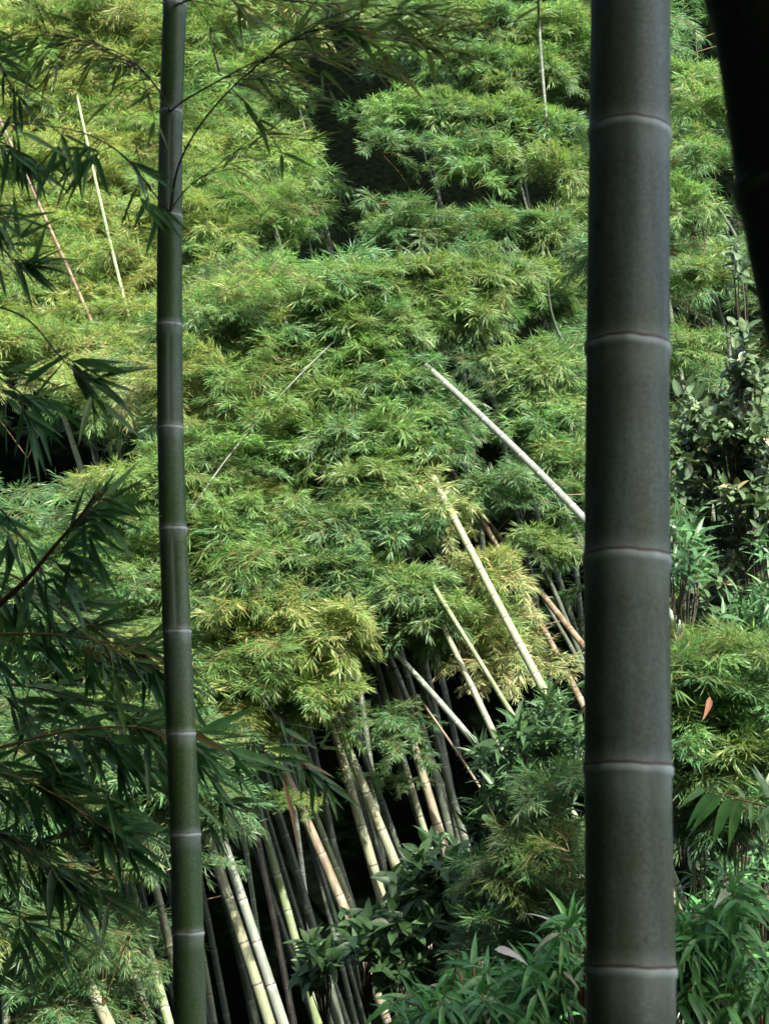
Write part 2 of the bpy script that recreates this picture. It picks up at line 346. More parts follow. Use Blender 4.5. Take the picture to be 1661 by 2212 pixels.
# foreground culms, traced node by node
def near_culm(name, centre, widths, depth, nodes_py, mat, label, top_ext, bot, sides=72, groove=None, gnodes=(), cat='bamboo'):
    path = []
    for (px, py), wd in zip(centre, widths):
        d = depth(py) if callable(depth) else depth
        path.append((at(px, py, d), wd / F * d / 2))
    a, b = path[0][0], path[1][0]; path.insert(0, (a + (a - b).normalized() * top_ext, path[0][1] * .9))
    path += [(p, r) for p, r in down_to_ground(path[-1][0], (path[-1][0] - path[-2][0]), path[-1][1] * 1.02)]
    base = Vector((path[-1][0].x, path[-1][0].y, ground_z(path[-1][0].x, path[-1][0].y)))
    t = thing(name, base, label, cat)
    pts = spline(path, 8); L = [0]
    for p, q in zip(pts, pts[1:]): L.append(L[-1] + (q[0] - p[0]).length)
    node_s = []
    for ny in nodes_py:
        for i in range(len(pts) - 1):
            y0 = px_of(pts[i][0])[1]; y1 = px_of(pts[i + 1][0])[1]
            if y0 <= ny < y1: node_s.append(L[i] + (L[i + 1] - L[i]) * (ny - y0) / (y1 - y0)); break
    gap = node_s[1] - node_s[0] if len(node_s) > 1 else .4
    k = node_s[0] - gap
    while k > .05: node_s.insert(0, k); k -= gap
    gap = node_s[-1] - node_s[-2] if len(node_s) > 1 else .4; k = node_s[-1] + gap
    while k < L[-1]: node_s.append(k); gap *= .97; k += gap
    gn = []
    for ny in gnodes:
        c = [s for s in node_s]; 
        # the groove runs up from node ny to the node above
        best = min(range(len(c)), key=lambda i: abs(_py(pts, L, c[i]) - ny)); gn.append((c[best - 1] + .02, c[best] - .005))
    me = culm_mesh(path, node_s, base, sides, True, groove, gn)
    part('culm', me, t, [mat])
    return t, base, path
def _py(pts, L, s):
    for i in range(len(L) - 1):
        if s <= L[i + 1]: return px_of(pts[i][0].lerp(pts[i + 1][0], (s - L[i]) / (L[i + 1] - L[i])))[1]
    return 1e9

near_culm('bamboo', [(1361, 0), (1360, 285), (1356, 748), (1354, 1203), (1357, 1655), (1362, 2088), (1363, 2212)], [176, 178, 181, 184, 186, 189, 190], lambda py: 2.62 - .10 * py / 2212,
          [285, 748, 1203, 1655, 2088], CM['grey'], 'thick upright grey-green bamboo culm with white node rings, right of centre', 3.2, 0)
tA, baseA, pathA = near_culm('bamboo', [(378, 0), (370, 235), (367, 460), (366, 700), (368, 925), (374, 1140), (382, 1360), (390, 1580), (400, 1800), (406, 2010), (411, 2212)],
          [53, 51, 55, 56, 57, 60, 61, 63, 65, 67, 70], 4.4, [8, 240, 465, 700, 922, 1140, 1362, 1583, 1800, 2013], CM['green'],
          'slender upright deep green bamboo culm with white node rings, left of centre', 4.0, 0, sides=48, groove=math.pi, gnodes=(922, 1362, 465))
near_culm('bamboo', [(1700, 0), (1730, 170), (1766, 385), (1800, 560), (1835, 700), (1960, 1250)], [345, 350, 356, 360, 364, 372], 1.45,
          [-40, 385, 800], CM['black'], 'nearly black leaning bamboo culm, out of focus in the upper right corner', 2.0, 0, sides=64)

# ------------------------------------------------------------------ leafy bamboo branches for the middle distance and slope
def spray_mesh(seed, n_main=3, Lm=.60, leaf=(.085, .135), width=.088, sparse=1.9, per=5, sl=(.10, .24)):
    r = random.Random(seed); mb = MB()
    for mi in range(n_main):
        yaw = (mi - (n_main - 1) / 2) * .75 + r.uniform(-.2, .2); h0 = r.uniform(-.12, .26)
        def mp(t, yaw=yaw, h0=h0): 
            rr = Lm * t; return Vector((math.cos(yaw) * rr, math.sin(yaw) * rr * 1.1, h0 * t * 1.3 + .20 * t - .27 * t * t))
        tube(mb, [(mp(k / 5), .004 * (1 - k / 6)) for k in range(6)], 3, 1, False)
        ns = int(r.randint(15, 18) * sparse)
        for si in range(ns):
            t = .18 + .82 * (si + r.random() * .8) / ns; p0 = mp(t); d0 = (mp(min(1, t + .05)) - mp(t - .05)).normalized()
            sd = 1 if si % 2 else -1; an = sd * r.uniform(.35, 1.15) * (1.1 - .5 * t)
            d = rot(d0, Vector((0, 0, 1)), an); d = (d + Vector((0, 0, r.uniform(-.38, .48)))).normalized()
            Ls = r.uniform(*sl) * (1.15 - .4 * t); nt_ = r.randint(4, per); q = p0.copy()
            pts = [(q.copy(), .0022)]
            for k in range(nt_):
                d = (d + Vector((r.uniform(-.25, .25), r.uniform(-.25, .25), r.uniform(-.2, .12)))).normalized(); q = q + d * (Ls / nt_); pts.append((q.copy(), .0015))
                nl = r.randint(1, 2) if k < nt_ - 1 else r.randint(3, 6)
                for j in range(nl):
                    s2 = (j / max(1, nl - 1) - .5) * 2; a2 = s2 * r.uniform(.35, 1.0) + r.uniform(-.4, .4)
                    ld = rot(d, Vector((0, 0, 1)), a2); ld = (ld + Vector((0, 0, r.uniform(-.42, .34)))).normalized()
                    nr = (Vector((.5, 0, 1)) + rv(r, .6)).normalized(); LL = r.uniform(*leaf)
                    leaf2(mb, q + rv(r, .008), ld, nr, LL, LL * r.uniform(width * .8, width * 1.25), min(1, max(0, r.gauss(.45, .25))))
            tube(mb, pts, 3, 1, False)
    return mb.mesh('bamboo_spray')
SPR = [spray_mesh(100 + i) for i in range(9)]
SPR2 = [spray_mesh(200 + i, 3, .40, sparse=1.4, per=5, sl=(.08, .20)) for i in range(7)]
for me in SPR + SPR2: me.materials.append(LM['L']); me.materials.append(M_twig)

class Bamboo:
    def __init__(s, path, mat, label, group=None, seed=0, node_gap=None, foliage=True, vis=True):
        s.path = path; s.base = Vector((path[-1][0].x, path[-1][0].y, ground_z(path[-1][0].x, path[-1][0].y)))
        s.t = thing('bamboo', s.base, label, 'bamboo', group)
        r0 = path[len(path) // 2][1]; tot = sum((b[0] - a[0]).length for a, b in zip(path, path[1:]))
        r = random.Random(seed); k = r.uniform(.1, .4); nd = []; g = node_gap or max(.18, min(.42, r0 * 7.0 + .06))
        while k < tot: nd.append(k); k += g * r.uniform(.93, 1.07)
        part('culm', culm_mesh(path, nd, s.base, 12, False, seed=seed), s.t, [mat])
        s.fine = spline(path, 4); s.kids = 0
    def near(s, p): 
        q = min(s.fine, key=lambda a: (a[0] - p).length); return q
    def add(s, centre, yaw, scale, kind, r, pitch=0, link=True, small=False):
        dr = Vector((math.cos(yaw), math.sin(yaw), 0)); root = centre - dr * ((.22 if small else .31) * scale)
        q, qr = s.near(root)
        par = s.t
        if link:
            mb = MB(); mid = q.lerp(root, .5) + Vector((0, 0, .06 * (root - q).length))
            tube(mb, [(q, .006), (mid, .005), (root, .004)], 4, 0)
            par = part('branch', mb.mesh('branch', q), s.t, [M_twig], q - s.base); off = q
        else: off = s.base
        S_ = SPR2 if small else SPR; o = bpy.data.objects.new('foliage', S_[r.randrange(len(S_))]); col.objects.link(o); o.parent = par
        o.location = root - off; o.rotation_euler = (r.uniform(-.25, .25), r.uniform(-.15, .25) + pitch, yaw); sc3 = scale * r.uniform(.9, 1.1)
        o.scale = (sc3, sc3 * r.choice((1, -1)) , sc3 * r.uniform(.9, 1.15))
        o.material_slots[0].link = 'OBJECT'; o.material_slots[0].material = LM[kind]; s.kids += 1

def depth_at(x, y, ch):
    front = ((x - 790) / 520) ** 2 + ((y - 1080) / 560) ** 2 < 1
    if x > 1260: d = 24.5 - 4.5 * y / 800 if y < 900 else 19
    elif front: d = 17.4 - 2.3 * sst(520, 1550, y) + .8 * max(0, (x - 850) / 420)
    elif y > 1560 and x < 440: d = 13.9
    elif y > 1000: d = 16.2 - .8 * sst(1000, 1500, y)
    elif x < 420: d = 27.5 - 9 * sst(0, 1250, y)
    else: d = 27 - 4.5 * sst(0, 620, y)
    if ch == 'D': d += 1.2
    return d
def P(pts, d, wpx, d1=None, tip=None):
    """trace a culm in the view, top to bottom; d depth at the top, d1 at the bottom; wpx width at bottom"""
    d1 = d if d1 is None else d1; out = []; n = len(pts)
    if n > 2:
        al = ([(t[0], t[1]) for t in tip] if tip else []) + list(pts)
        if al[-1][1] - al[0][1] > abs(al[-1][0] - al[0][0]) * .5:
            cf = np.polyfit([q[1] for q in al], [q[0] for q in al], 2 if len(al) > 3 else 1, w=([.4] * len(tip) if tip else []) + [1] * n)
            pts = [(float(np.polyval(cf, q[1])), q[1]) for q in pts]
            if tip: tip = [(float(np.polyval(cf, t[1])), t[1], t[2], t[3]) for t in tip]
    for i, (x, y) in enumerate(pts):
        t = i / (n - 1); dd = d + (d1 - d) * t; out.append((at(x, y, dd), wpx * (.72 + .28 * t) / F * dd / 2))
    if tip:  # hidden continuation up into the crown
        pre = [(at(x, y, max(dd, depth_at(x, y, 'L') + .9 if (dd < 18.5 and x < 1300) else dd)), rr) for x, y, dd, rr in tip]; out = pre + out
    out += down_to_ground(out[-1][0], out[-1][0] - out[-2][0], out[-1][1] * 1.02)
    return out
B = []
def bam(key, pts, d, wpx, mat, label, d1=None, tip=None, group=None):
    b = Bamboo(P(pts, d, wpx, d1, tip), CM[mat], label, group, seed=len(B)); b.key = key; b.px = pts[0]; B.append(b); return b
GC = 'leaning bamboo culms of the clump in the middle'
GS = 'bamboos standing on the far slope'
bam('M1', [(420, 1620), (470, 1780), (500, 1885), (550, 2020), (580, 2115), (610, 2212)], 15.6, 25, 'white', 'whitest thick culm of the clump, directly right of the slender green culm at the bottom', 15.3, [(330, 1350, 16, .03), (380, 1500, 15.8, .04)], GC)
bam('M2', [(400, 1660), (440, 1795), (480, 1900), (530, 2035), (580, 2213)], 16.0, 25, 'pale', 'grey-buff leaning culm between the slender green culm and the whitest culm', 15.8, [(300, 1380, 16.4, .03), (355, 1530, 16.2, .04)], GC)
bam('M3', [(500, 1540), (530, 1640), (550, 1750), (600, 1885), (635, 2010), (685, 2213)], 16.2, 20, 'olive', 'dappled grey-olive leaning culm at the bottom, right of the whitest culm', 16, [(430, 1330, 16.2, .03)], GC)
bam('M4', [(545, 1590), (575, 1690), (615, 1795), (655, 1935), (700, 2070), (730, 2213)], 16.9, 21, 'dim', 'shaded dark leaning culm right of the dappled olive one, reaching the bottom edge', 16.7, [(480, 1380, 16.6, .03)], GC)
bam('M5', [(530, 1495), (565, 1545), (615, 1670), (665, 1790), (710, 1890), (750, 1970), (795, 2090), (840, 2212)], 15.5, 24, 'tan', 'pinkish tan leaning culm with dark scuffs, bottom end beside the leafy shrub', 15.2, [(440, 1320, 15.8, .03)], GC)
bam('M6', [(605, 1570), (640, 1645), (690, 1780), (720, 1870), (760, 1970), (815, 2110), (860, 2212)], 15.9, 16, 'olive', 'thin green leaning culm running along the right side of the tan culm', 15.7, [(520, 1380, 15.9, .025)], GC)
bam('M7', [(692, 1478), (715, 1565), (741, 1645), (767, 1720), (786, 1800), (806, 1875), (828, 1960), (870, 2100)], 15.7, 24, 'pale', 'left culm of the bright touching pair in the middle of the clump', 15.5, [(620, 1200, 15.9, .03), (660, 1350, 15.8, .035)], GC)
bam('M8', [(705, 1507), (734, 1571), (763, 1652), (796, 1726), (828, 1800), (860, 1880), (903, 1980), (950, 2110)], 15.35, 24, 'pale', 'right culm of the bright touching pair, pale yellow with dark node lines', 15.2, [(560, 1130, 15.3, .025), (650, 1370, 15.4, .035)], GC)
bam('M9', [(845, 1560), (872, 1645), (905, 1755), (930, 1830), (970, 1980)], 16.0, 17, 'pale', 'narrow half-lit culm left of the brownish culm, foot behind the leafy shrub', 15.8, [(790, 1330, 16, .025)], GC)
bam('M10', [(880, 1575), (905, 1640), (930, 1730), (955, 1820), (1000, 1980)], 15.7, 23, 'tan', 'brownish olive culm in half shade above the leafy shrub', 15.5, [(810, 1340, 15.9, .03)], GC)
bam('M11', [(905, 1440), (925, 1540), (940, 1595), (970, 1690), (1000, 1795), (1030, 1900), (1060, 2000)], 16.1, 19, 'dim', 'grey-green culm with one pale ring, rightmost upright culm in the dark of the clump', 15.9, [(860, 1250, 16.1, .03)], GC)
bam('M12', [(834, 1394), (883, 1439), (925, 1490), (950, 1525), (1030, 1605), (1060, 1640), (1130, 1730), (1200, 1830)], 15.4, 16, 'white', 'pale thin culm crossing the dark diagonally and ending in the shrub', 14.2, [(700, 1230, 16.8, .02)], GC)
bam('M13', [(985, 1425), (1005, 1470), (1045, 1530), (1075, 1590), (1120, 1690), (1160, 1800)], 14.9, 17, 'pale', 'short lit culm beneath the lowest tan foliage, left one of two', 14.5, [(900, 1200, 16, .025)], GC)
bam('M14', [(995, 1370), (1055, 1470), (1100, 1530), (1130, 1575), (1160, 1625), (1215, 1720), (1260, 1800)], 14.75, 14, 'olive', 'narrow greenish lit culm beneath the tan foliage, right one of two', 14.6, [(900, 1180, 15.6, .02)], GC)
bam('M15', [(930, 1020), (945, 1055), (980, 1120), (1030, 1220), (1070, 1300), (1110, 1365), (1170, 1470), (1190, 1515), (1245, 1620), (1300, 1730)], 16.2, 21, 'pale', 'longest bright culm, leaning in front of the dark hollow and the tan foliage', 13.7, [(790, 720, 16.6, .018), (870, 880, 16.0, .024)], GC)
bam('M16', [(915, 785), (980, 845), (1045, 900), (1105, 965), (1170, 1020), (1210, 1070), (1255, 1115), (1350, 1220), (1445, 1325), (1500, 1392), (1600, 1520)], 16.9, 20, 'white', 'white strongly slanting culm passing behind the thick grey culm', 14.2, [(700, 610, 16.8, .014), (820, 700, 16.2, .02)], GC)
bam('M17', [(1020, 1085), (1080, 1195), (1130, 1285), (1180, 1365), (1225, 1455), (1250, 1500), (1300, 1610)], 16.7, 16, 'brown', 'dead brown culm leaning in the dark hollow, left one of the brown pair', 15.2, [(900, 900, 16.4, .02)], GC)
bam('M18', [(1045, 1115), (1150, 1260), (1205, 1325), (1258, 1390), (1330, 1480)], 17.0, 16, 'brown', 'dead brown culm leaning in the dark hollow, right one of the brown pair', 15.6, [(930, 950, 16.6, .02)], GC)
bam('M19', [(900, 1500), (940, 1560), (1030, 1690), (1085, 1780), (1140, 1880)], 15.2, 7, 'brown', 'very thin reddish brown dead stem crossing behind the right shrub', 14.8, None, GC)
bam('L1', [(90, 1920), (150, 2040), (180, 2110), (235, 2213)], 14.7, 28, 'pale', 'lit grey culm at the bottom left, leftmost of three', 13.3, [(-40, 1650, 14, .03)], GC)
bam('L2', [(200, 1880), (240, 1980), (280, 2070), (320, 2213)], 14.7, 24, 'pale', 'grey culm at the bottom left, middle one of three', 14.0, [(100, 1600, 14.6, .03)], GC)
bam('L3', [(275, 1880), (300, 1970), (330, 2085), (365, 2213)], 14.7, 21, 'olive', 'green culm with pale nodes at the bottom left, beside the slender upright culm', 13.8, [(200, 1600, 14.4, .03)], GC)
bam('L4', [(310, 1830), (345, 1945), (367, 2040), (400, 2213)], 14.8, 22, 'pale', 'lit culm half hidden behind the slender upright culm near the bottom', 14.6, [(250, 1600, 15, .03)], GC)
bam('L5', [(0, 1960), (20, 2080), (10, 2213)], 14.7, 18, 'pale', 'culm cut by the left edge of the view near the bottom', 13.2, [(10, 1700, 13.4, .03)], GC)
bam('N1', [(55, 380), (90, 450), (130, 540), (185, 665), (215, 735), (240, 790), (285, 900)], 23.7, 9, 'brown', 'thin tan orange culm leaning in the yellow foliage at the upper left', 20.6, [(0, 250, 25, .02)], GS)
bam('N2', [(200, 360), (215, 440), (245, 550), (290, 735), (320, 830), (335, 885), (360, 1000)], 23.9, 9, 'olive', 'thin whitish culm left of the slender upright culm in the yellow foliage', 20.2, [(175, 200, 24.5, .02)], GS)
bam('N3', [(85, 760), (105, 810), (150, 935), (185, 1035), (220, 1160)], 22.5, 14, 'pale', 'grey culm beside the dark hollow at the middle left', 22, [(30, 600, 23, .025)], GS)
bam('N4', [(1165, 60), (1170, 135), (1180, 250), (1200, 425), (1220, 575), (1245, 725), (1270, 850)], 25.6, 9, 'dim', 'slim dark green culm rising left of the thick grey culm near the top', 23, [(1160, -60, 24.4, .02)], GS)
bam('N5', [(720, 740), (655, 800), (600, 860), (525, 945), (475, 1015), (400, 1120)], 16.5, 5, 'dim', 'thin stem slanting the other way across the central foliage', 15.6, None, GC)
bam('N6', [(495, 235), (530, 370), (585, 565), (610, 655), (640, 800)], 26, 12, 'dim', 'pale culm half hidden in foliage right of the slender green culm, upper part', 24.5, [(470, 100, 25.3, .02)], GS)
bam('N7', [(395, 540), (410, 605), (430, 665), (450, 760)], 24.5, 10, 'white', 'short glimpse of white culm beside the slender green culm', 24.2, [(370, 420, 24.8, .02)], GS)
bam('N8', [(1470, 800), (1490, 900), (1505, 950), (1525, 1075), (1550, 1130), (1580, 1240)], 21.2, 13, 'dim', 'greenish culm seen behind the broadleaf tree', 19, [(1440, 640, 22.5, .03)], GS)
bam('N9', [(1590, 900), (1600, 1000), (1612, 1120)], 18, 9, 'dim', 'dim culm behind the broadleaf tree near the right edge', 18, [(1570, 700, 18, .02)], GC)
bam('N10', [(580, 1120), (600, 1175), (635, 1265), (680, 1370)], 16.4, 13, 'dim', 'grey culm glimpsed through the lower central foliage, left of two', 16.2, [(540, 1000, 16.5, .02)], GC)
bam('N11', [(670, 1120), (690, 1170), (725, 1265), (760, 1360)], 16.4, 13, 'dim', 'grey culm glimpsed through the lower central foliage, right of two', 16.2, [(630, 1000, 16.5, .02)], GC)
# background crowns: culm mostly hidden by its own foliage
CR = [(60, 60, 27, 'bright yellow-green bamboo crown filling the top left corner'), (240, 90, 28, 'yellow bamboo crown at the top, left of the slender culm'),
      (450, 60, 28, 'yellow-green bamboo crown at the top, just right of the slender culm'), (620, 130, 27.5, 'lime bamboo crown at the top, left of the dark cleft'),
      (60, 330, 26, 'yellow bamboo crown behind the black leaves at the left edge'), (300, 360, 26, 'yellow bamboo crown behind the left branch of the slender culm'),
      (620, 330, 26.5, 'green bamboo crown on the left bank of the dark cleft'), (470, 480, 25.5, 'golden topped bamboo crown right of the slender culm'),
      (660, 500, 25, 'rounded green bamboo crown left of the dark cleft bottom'), (60, 620, 24, 'yellow bamboo crown at the left edge below the tan culm top'),
      (300, 640, 24.5, 'yellow bamboo crown behind the thin whitish culm'), (180, 900, 22, 'bright yellow drooping bamboo crown above the dark hollow at the left'),
      (880, 60, 27, 'green bamboo crown at the top right of the dark cleft'), (1080, 120, 26, 'bright bamboo crown at the top centre right'),
      (900, 270, 25, 'layered green bamboo crown on the right bank of the dark cleft'), (1100, 300, 24.5, 'bright layered bamboo crown around the slim dark culm'),
      (1060, 410, 24, 'bamboo crown with drooping bright fringe above a dark gap'), (900, 490, 24, 'dim bamboo crown below the dark gap in the cleft'),
      (1330, 200, 25, 'green bamboo crown behind the top of the thick grey culm'), (1500, 120, 24, 'bamboo crown at the top between the thick grey and the black culm'),
      (1500, 330, 23, 'bamboo crown with fringed tips right of the thick grey culm, second from top'), (1510, 480, 22, 'bamboo crown with fringed tips right of the thick grey culm, third from top'),
      (1520, 620, 21, 'long drooping bamboo crown pointing at the right edge'), (1530, 770, 20, 'bamboo crown hanging over the broadleaf tree'),
      (740, 700, 15.8, 'large bright bamboo crown in the middle of the view, upper left part'), (1000, 620, 15.6, 'large bright lime bamboo crown in the centre above the white slanting culm'),
      (1180, 640, 16.2, 'bright bamboo crown end left of the thick grey culm'), (1150, 800, 16.6, 'bamboo crown in layers above the white slanting culm'),
      (1150, 930, 16.6, 'shaded bamboo crown crossed by the white slanting culm'), (1110, 1060, 16.2, 'flat bamboo crown below the white slanting culm'),
      (1130, 1180, 16.0, 'lowest flat bamboo crown right of the longest bright culm'), (560, 820, 16.2, 'bright bamboo crown right of the slender culm at mid height'),
      (540, 1060, 16, 'green bamboo crown with upright tips right of the slender culm'), (740, 1000, 15.6, 'broad green bamboo crown at the very centre'),
      (250, 1150, 17, 'bamboo crown behind the dark near leaves at the middle left'), (250, 1400, 16, 'bamboo crown behind the dark near leaves at the lower left'),
      (120, 1650, 15.5, 'bamboo crown behind the dense dark leaves at the lower left edge'), (1330, 900, 17, 'bamboo crown hidden behind the thick grey culm'),
      (1540, 1000, 18.5, 'dim bamboo crown behind the broadleaf tree'), (60, 1050, 20, 'shaded bamboo crown at the left edge beside the grey culm')]
CB = []
for i, (x, y, d, lab) in enumerate(CR):
    r = random.Random(500 + i); d += 1.2; top = at(x, y - 60, d + .5); gx = r.uniform(.5, 1.6)
    pth = [(top, .006), (at(x + 12, y + 40, d + .7), .014)]
    p0 = pth[-1][0]; dd = Vector((gx * .35, .1, -1)).normalized(); q = p0.copy()
    while q.z > ground_z(q.x, q.y) - .1:
        q = q + dd * 1.0; dd = (dd + Vector((0, 0, -.08))).normalized(); pth.append((q.copy(), min(.045, .014 + .006 * len(pth))))
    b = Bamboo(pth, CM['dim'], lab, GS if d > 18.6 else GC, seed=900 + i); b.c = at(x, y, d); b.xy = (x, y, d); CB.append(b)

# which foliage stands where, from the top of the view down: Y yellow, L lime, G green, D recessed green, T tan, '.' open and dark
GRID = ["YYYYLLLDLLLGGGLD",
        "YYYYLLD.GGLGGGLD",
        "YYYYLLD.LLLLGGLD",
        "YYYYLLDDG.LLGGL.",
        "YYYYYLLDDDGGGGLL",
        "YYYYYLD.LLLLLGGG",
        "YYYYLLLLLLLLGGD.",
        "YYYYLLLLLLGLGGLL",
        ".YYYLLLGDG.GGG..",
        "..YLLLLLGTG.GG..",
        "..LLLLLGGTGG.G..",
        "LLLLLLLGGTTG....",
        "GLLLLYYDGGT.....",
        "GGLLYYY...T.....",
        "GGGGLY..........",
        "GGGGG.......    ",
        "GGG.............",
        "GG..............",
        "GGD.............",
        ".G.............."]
HOLES = [(730, 145, 95, 48), (715, 255, 66, 62), (765, 400, 26, 130), (845, 190, 22, 24), (932, 402, 52, 30), (1112, 442, 56, 22), (1000, 198, 55, 8), (1528, 70, 36, 70), (1510, 678, 52, 30), (1622, 690, 40, 60), (890, 542, 24, 12), (1130, 735, 28, 12), (1500, 285, 50, 8), (1590, 440, 20, 50),
         (1066, 858, 46, 26), (1066, 980, 26, 28), (962, 1050, 18, 12), (1052, 1162, 36, 24), (1172, 1112, 84, 16), (966, 1202, 62, 10), (1195, 1310, 70, 70), (860, 1432, 26, 40), (955, 1480, 70, 46), (60, 880, 60, 50), (120, 1020, 60, 36), (135, 930, 26, 50), (250, 960, 40, 26), (1190, 225, 50, 8), (1150, 330, 40, 6), (700, 545, 40, 14), (1300, 300, 30, 200)]
def in_hole(x, y, d, s_, mx=.34, my=.17, hf=1.0):
    ex = mx * s_ * F / d; ey = my * s_ * F / d
    return any(((x - hx) / (ha * hf + ex)) ** 2 + ((y - hy) / (hb * hf + ey)) ** 2 < 1 for hx, hy, ha, hb in HOLES)
r = random.Random(11)
for row in range(20):
    for c in range(-1, 17):
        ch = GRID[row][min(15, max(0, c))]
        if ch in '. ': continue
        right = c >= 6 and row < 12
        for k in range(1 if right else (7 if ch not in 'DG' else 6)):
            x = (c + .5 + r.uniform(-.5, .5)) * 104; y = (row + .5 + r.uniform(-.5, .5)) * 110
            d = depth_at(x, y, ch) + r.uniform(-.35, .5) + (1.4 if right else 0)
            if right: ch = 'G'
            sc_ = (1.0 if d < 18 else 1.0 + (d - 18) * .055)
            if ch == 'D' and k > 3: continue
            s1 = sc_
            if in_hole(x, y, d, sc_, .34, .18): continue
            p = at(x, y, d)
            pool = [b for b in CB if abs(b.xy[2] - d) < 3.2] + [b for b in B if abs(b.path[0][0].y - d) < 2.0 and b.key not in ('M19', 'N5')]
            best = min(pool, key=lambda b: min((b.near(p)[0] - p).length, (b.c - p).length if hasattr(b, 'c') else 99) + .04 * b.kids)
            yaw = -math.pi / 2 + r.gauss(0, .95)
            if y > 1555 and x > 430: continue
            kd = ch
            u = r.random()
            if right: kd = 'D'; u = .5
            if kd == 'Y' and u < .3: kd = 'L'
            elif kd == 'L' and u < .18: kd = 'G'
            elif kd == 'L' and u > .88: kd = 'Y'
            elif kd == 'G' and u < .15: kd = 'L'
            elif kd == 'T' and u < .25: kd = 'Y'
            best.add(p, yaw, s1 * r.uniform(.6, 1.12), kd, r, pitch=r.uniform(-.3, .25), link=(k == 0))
# the layered cushions of foliage of the right half, traced one by one
CL = [(900, 60, 90, 40, 'L'), (1060, 50, 100, 45, 'L'), (1190, 80, 80, 60, 'L'), (870, 115, 50, 22, 'L'), (1000, 135, 90, 28, 'G'), (1130, 170, 110, 38, 'L'), (850, 240, 70, 42, 'L'), (960, 250, 80, 45, 'L'), (1075, 270, 80, 42, 'L'), (1185, 290, 70, 38, 'L'),
      (830, 335, 50, 32, 'G'), (1060, 345, 110, 38, 'L'), (1200, 372, 60, 36, 'L'), (1025, 400, 45, 24, 'L'), (820, 425, 36, 30, 'G'), (900, 505, 90, 34, 'G'), (1050, 505, 90, 30, 'G'), (1180, 505, 80, 36, 'G'), (720, 640, 80, 36, 'L'),
      (800, 622, 90, 36, 'L'), (920, 590, 90, 38, 'L'), (1050, 605, 90, 44, 'L'), (1170, 645, 80, 54, 'L'), (980, 690, 100, 56, 'L'), (1120, 725, 90, 44, 'L'), (850, 705, 90, 56, 'L'), (740, 730, 90, 60, 'L'), (720, 850, 90, 60, 'L'), (800, 790, 70, 50, 'L'), (870, 830, 80, 54, 'G'), (720, 960, 90, 60, 'L'),
      (1150, 800, 100, 46, 'L'), (1205, 862, 55, 26, 'L'), (1180, 932, 90, 32, 'G'), (1212, 1000, 56, 38, 'L'), (1080, 1062, 100, 32, 'G'), (1185, 1040, 56, 32, 'G'), (1060, 1112, 56, 26, 'G'), (1150, 1172, 100, 42, 'G'), (1200, 1222, 46, 28, 'G'), (935, 900, 70, 46, 'G'), (955, 965, 56, 34, 'G'), (850, 950, 70, 60, 'L'), (790, 1060, 90, 60, 'L'),
      (870, 1055, 42, 32, 'T'), (935, 1125, 55, 36, 'T'), (985, 1190, 40, 24, 'T'), (850, 1140, 80, 54, 'G'), (740, 1150, 90, 60, 'G'), (740, 1260, 80, 60, 'G'), (870, 1280, 95, 55, 'G'), (985, 1250, 56, 36, 'T'), (1062, 1260, 66, 30, 'T'), (900, 1360, 95, 46, 'G'), (1060, 1390, 66, 36, 'T'), (1015, 1350, 40, 22, 'T'), (730, 1360, 70, 50, 'Y'),
      (1490, 20, 36, 16, 'L'), (1470, 100, 30, 20, 'L'), (1500, 185, 46, 28, 'L'), (1520, 245, 50, 28, 'L'), (1490, 322, 50, 36, 'L'), (1550, 372, 46, 26, 'L'), (1500, 440, 50, 34, 'L'), (1560, 500, 36, 28, 'G'), (1500, 590, 56, 28, 'L'), (1572, 615, 46, 14, 'L'), (1490, 700, 40, 22, 'L'), (1520, 750, 80, 28, 'L'), (1600, 765, 46, 22, 'L'),
      (1340, 120, 90, 60, 'G'), (1340, 330, 90, 60, 'G'), (1340, 560, 90, 60, 'G'), (1340, 760, 90, 60, 'G'), (1340, 960, 90, 50, 'G'), (1340, 1150, 90, 40, 'G')]
rc = random.Random(33)
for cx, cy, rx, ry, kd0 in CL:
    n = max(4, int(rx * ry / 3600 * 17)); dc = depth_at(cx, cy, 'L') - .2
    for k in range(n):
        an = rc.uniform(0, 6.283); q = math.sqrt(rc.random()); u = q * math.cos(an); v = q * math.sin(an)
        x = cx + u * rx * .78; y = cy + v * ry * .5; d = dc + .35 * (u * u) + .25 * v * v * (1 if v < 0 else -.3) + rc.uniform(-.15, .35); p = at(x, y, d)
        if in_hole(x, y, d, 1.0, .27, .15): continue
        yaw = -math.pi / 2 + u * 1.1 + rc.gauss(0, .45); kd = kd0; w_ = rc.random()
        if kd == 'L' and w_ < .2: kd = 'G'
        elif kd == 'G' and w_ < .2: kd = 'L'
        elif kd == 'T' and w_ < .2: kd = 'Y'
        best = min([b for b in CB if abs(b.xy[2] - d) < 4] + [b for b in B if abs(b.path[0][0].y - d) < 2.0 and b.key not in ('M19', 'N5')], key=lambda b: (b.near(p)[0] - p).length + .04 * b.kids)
        best.add(p, yaw, (.9 + max(0, d - 16) * .035) * rc.uniform(.85, 1.1), kd, rc, pitch=rc.uniform(-.1, .25), link=(k == 0), small=True)
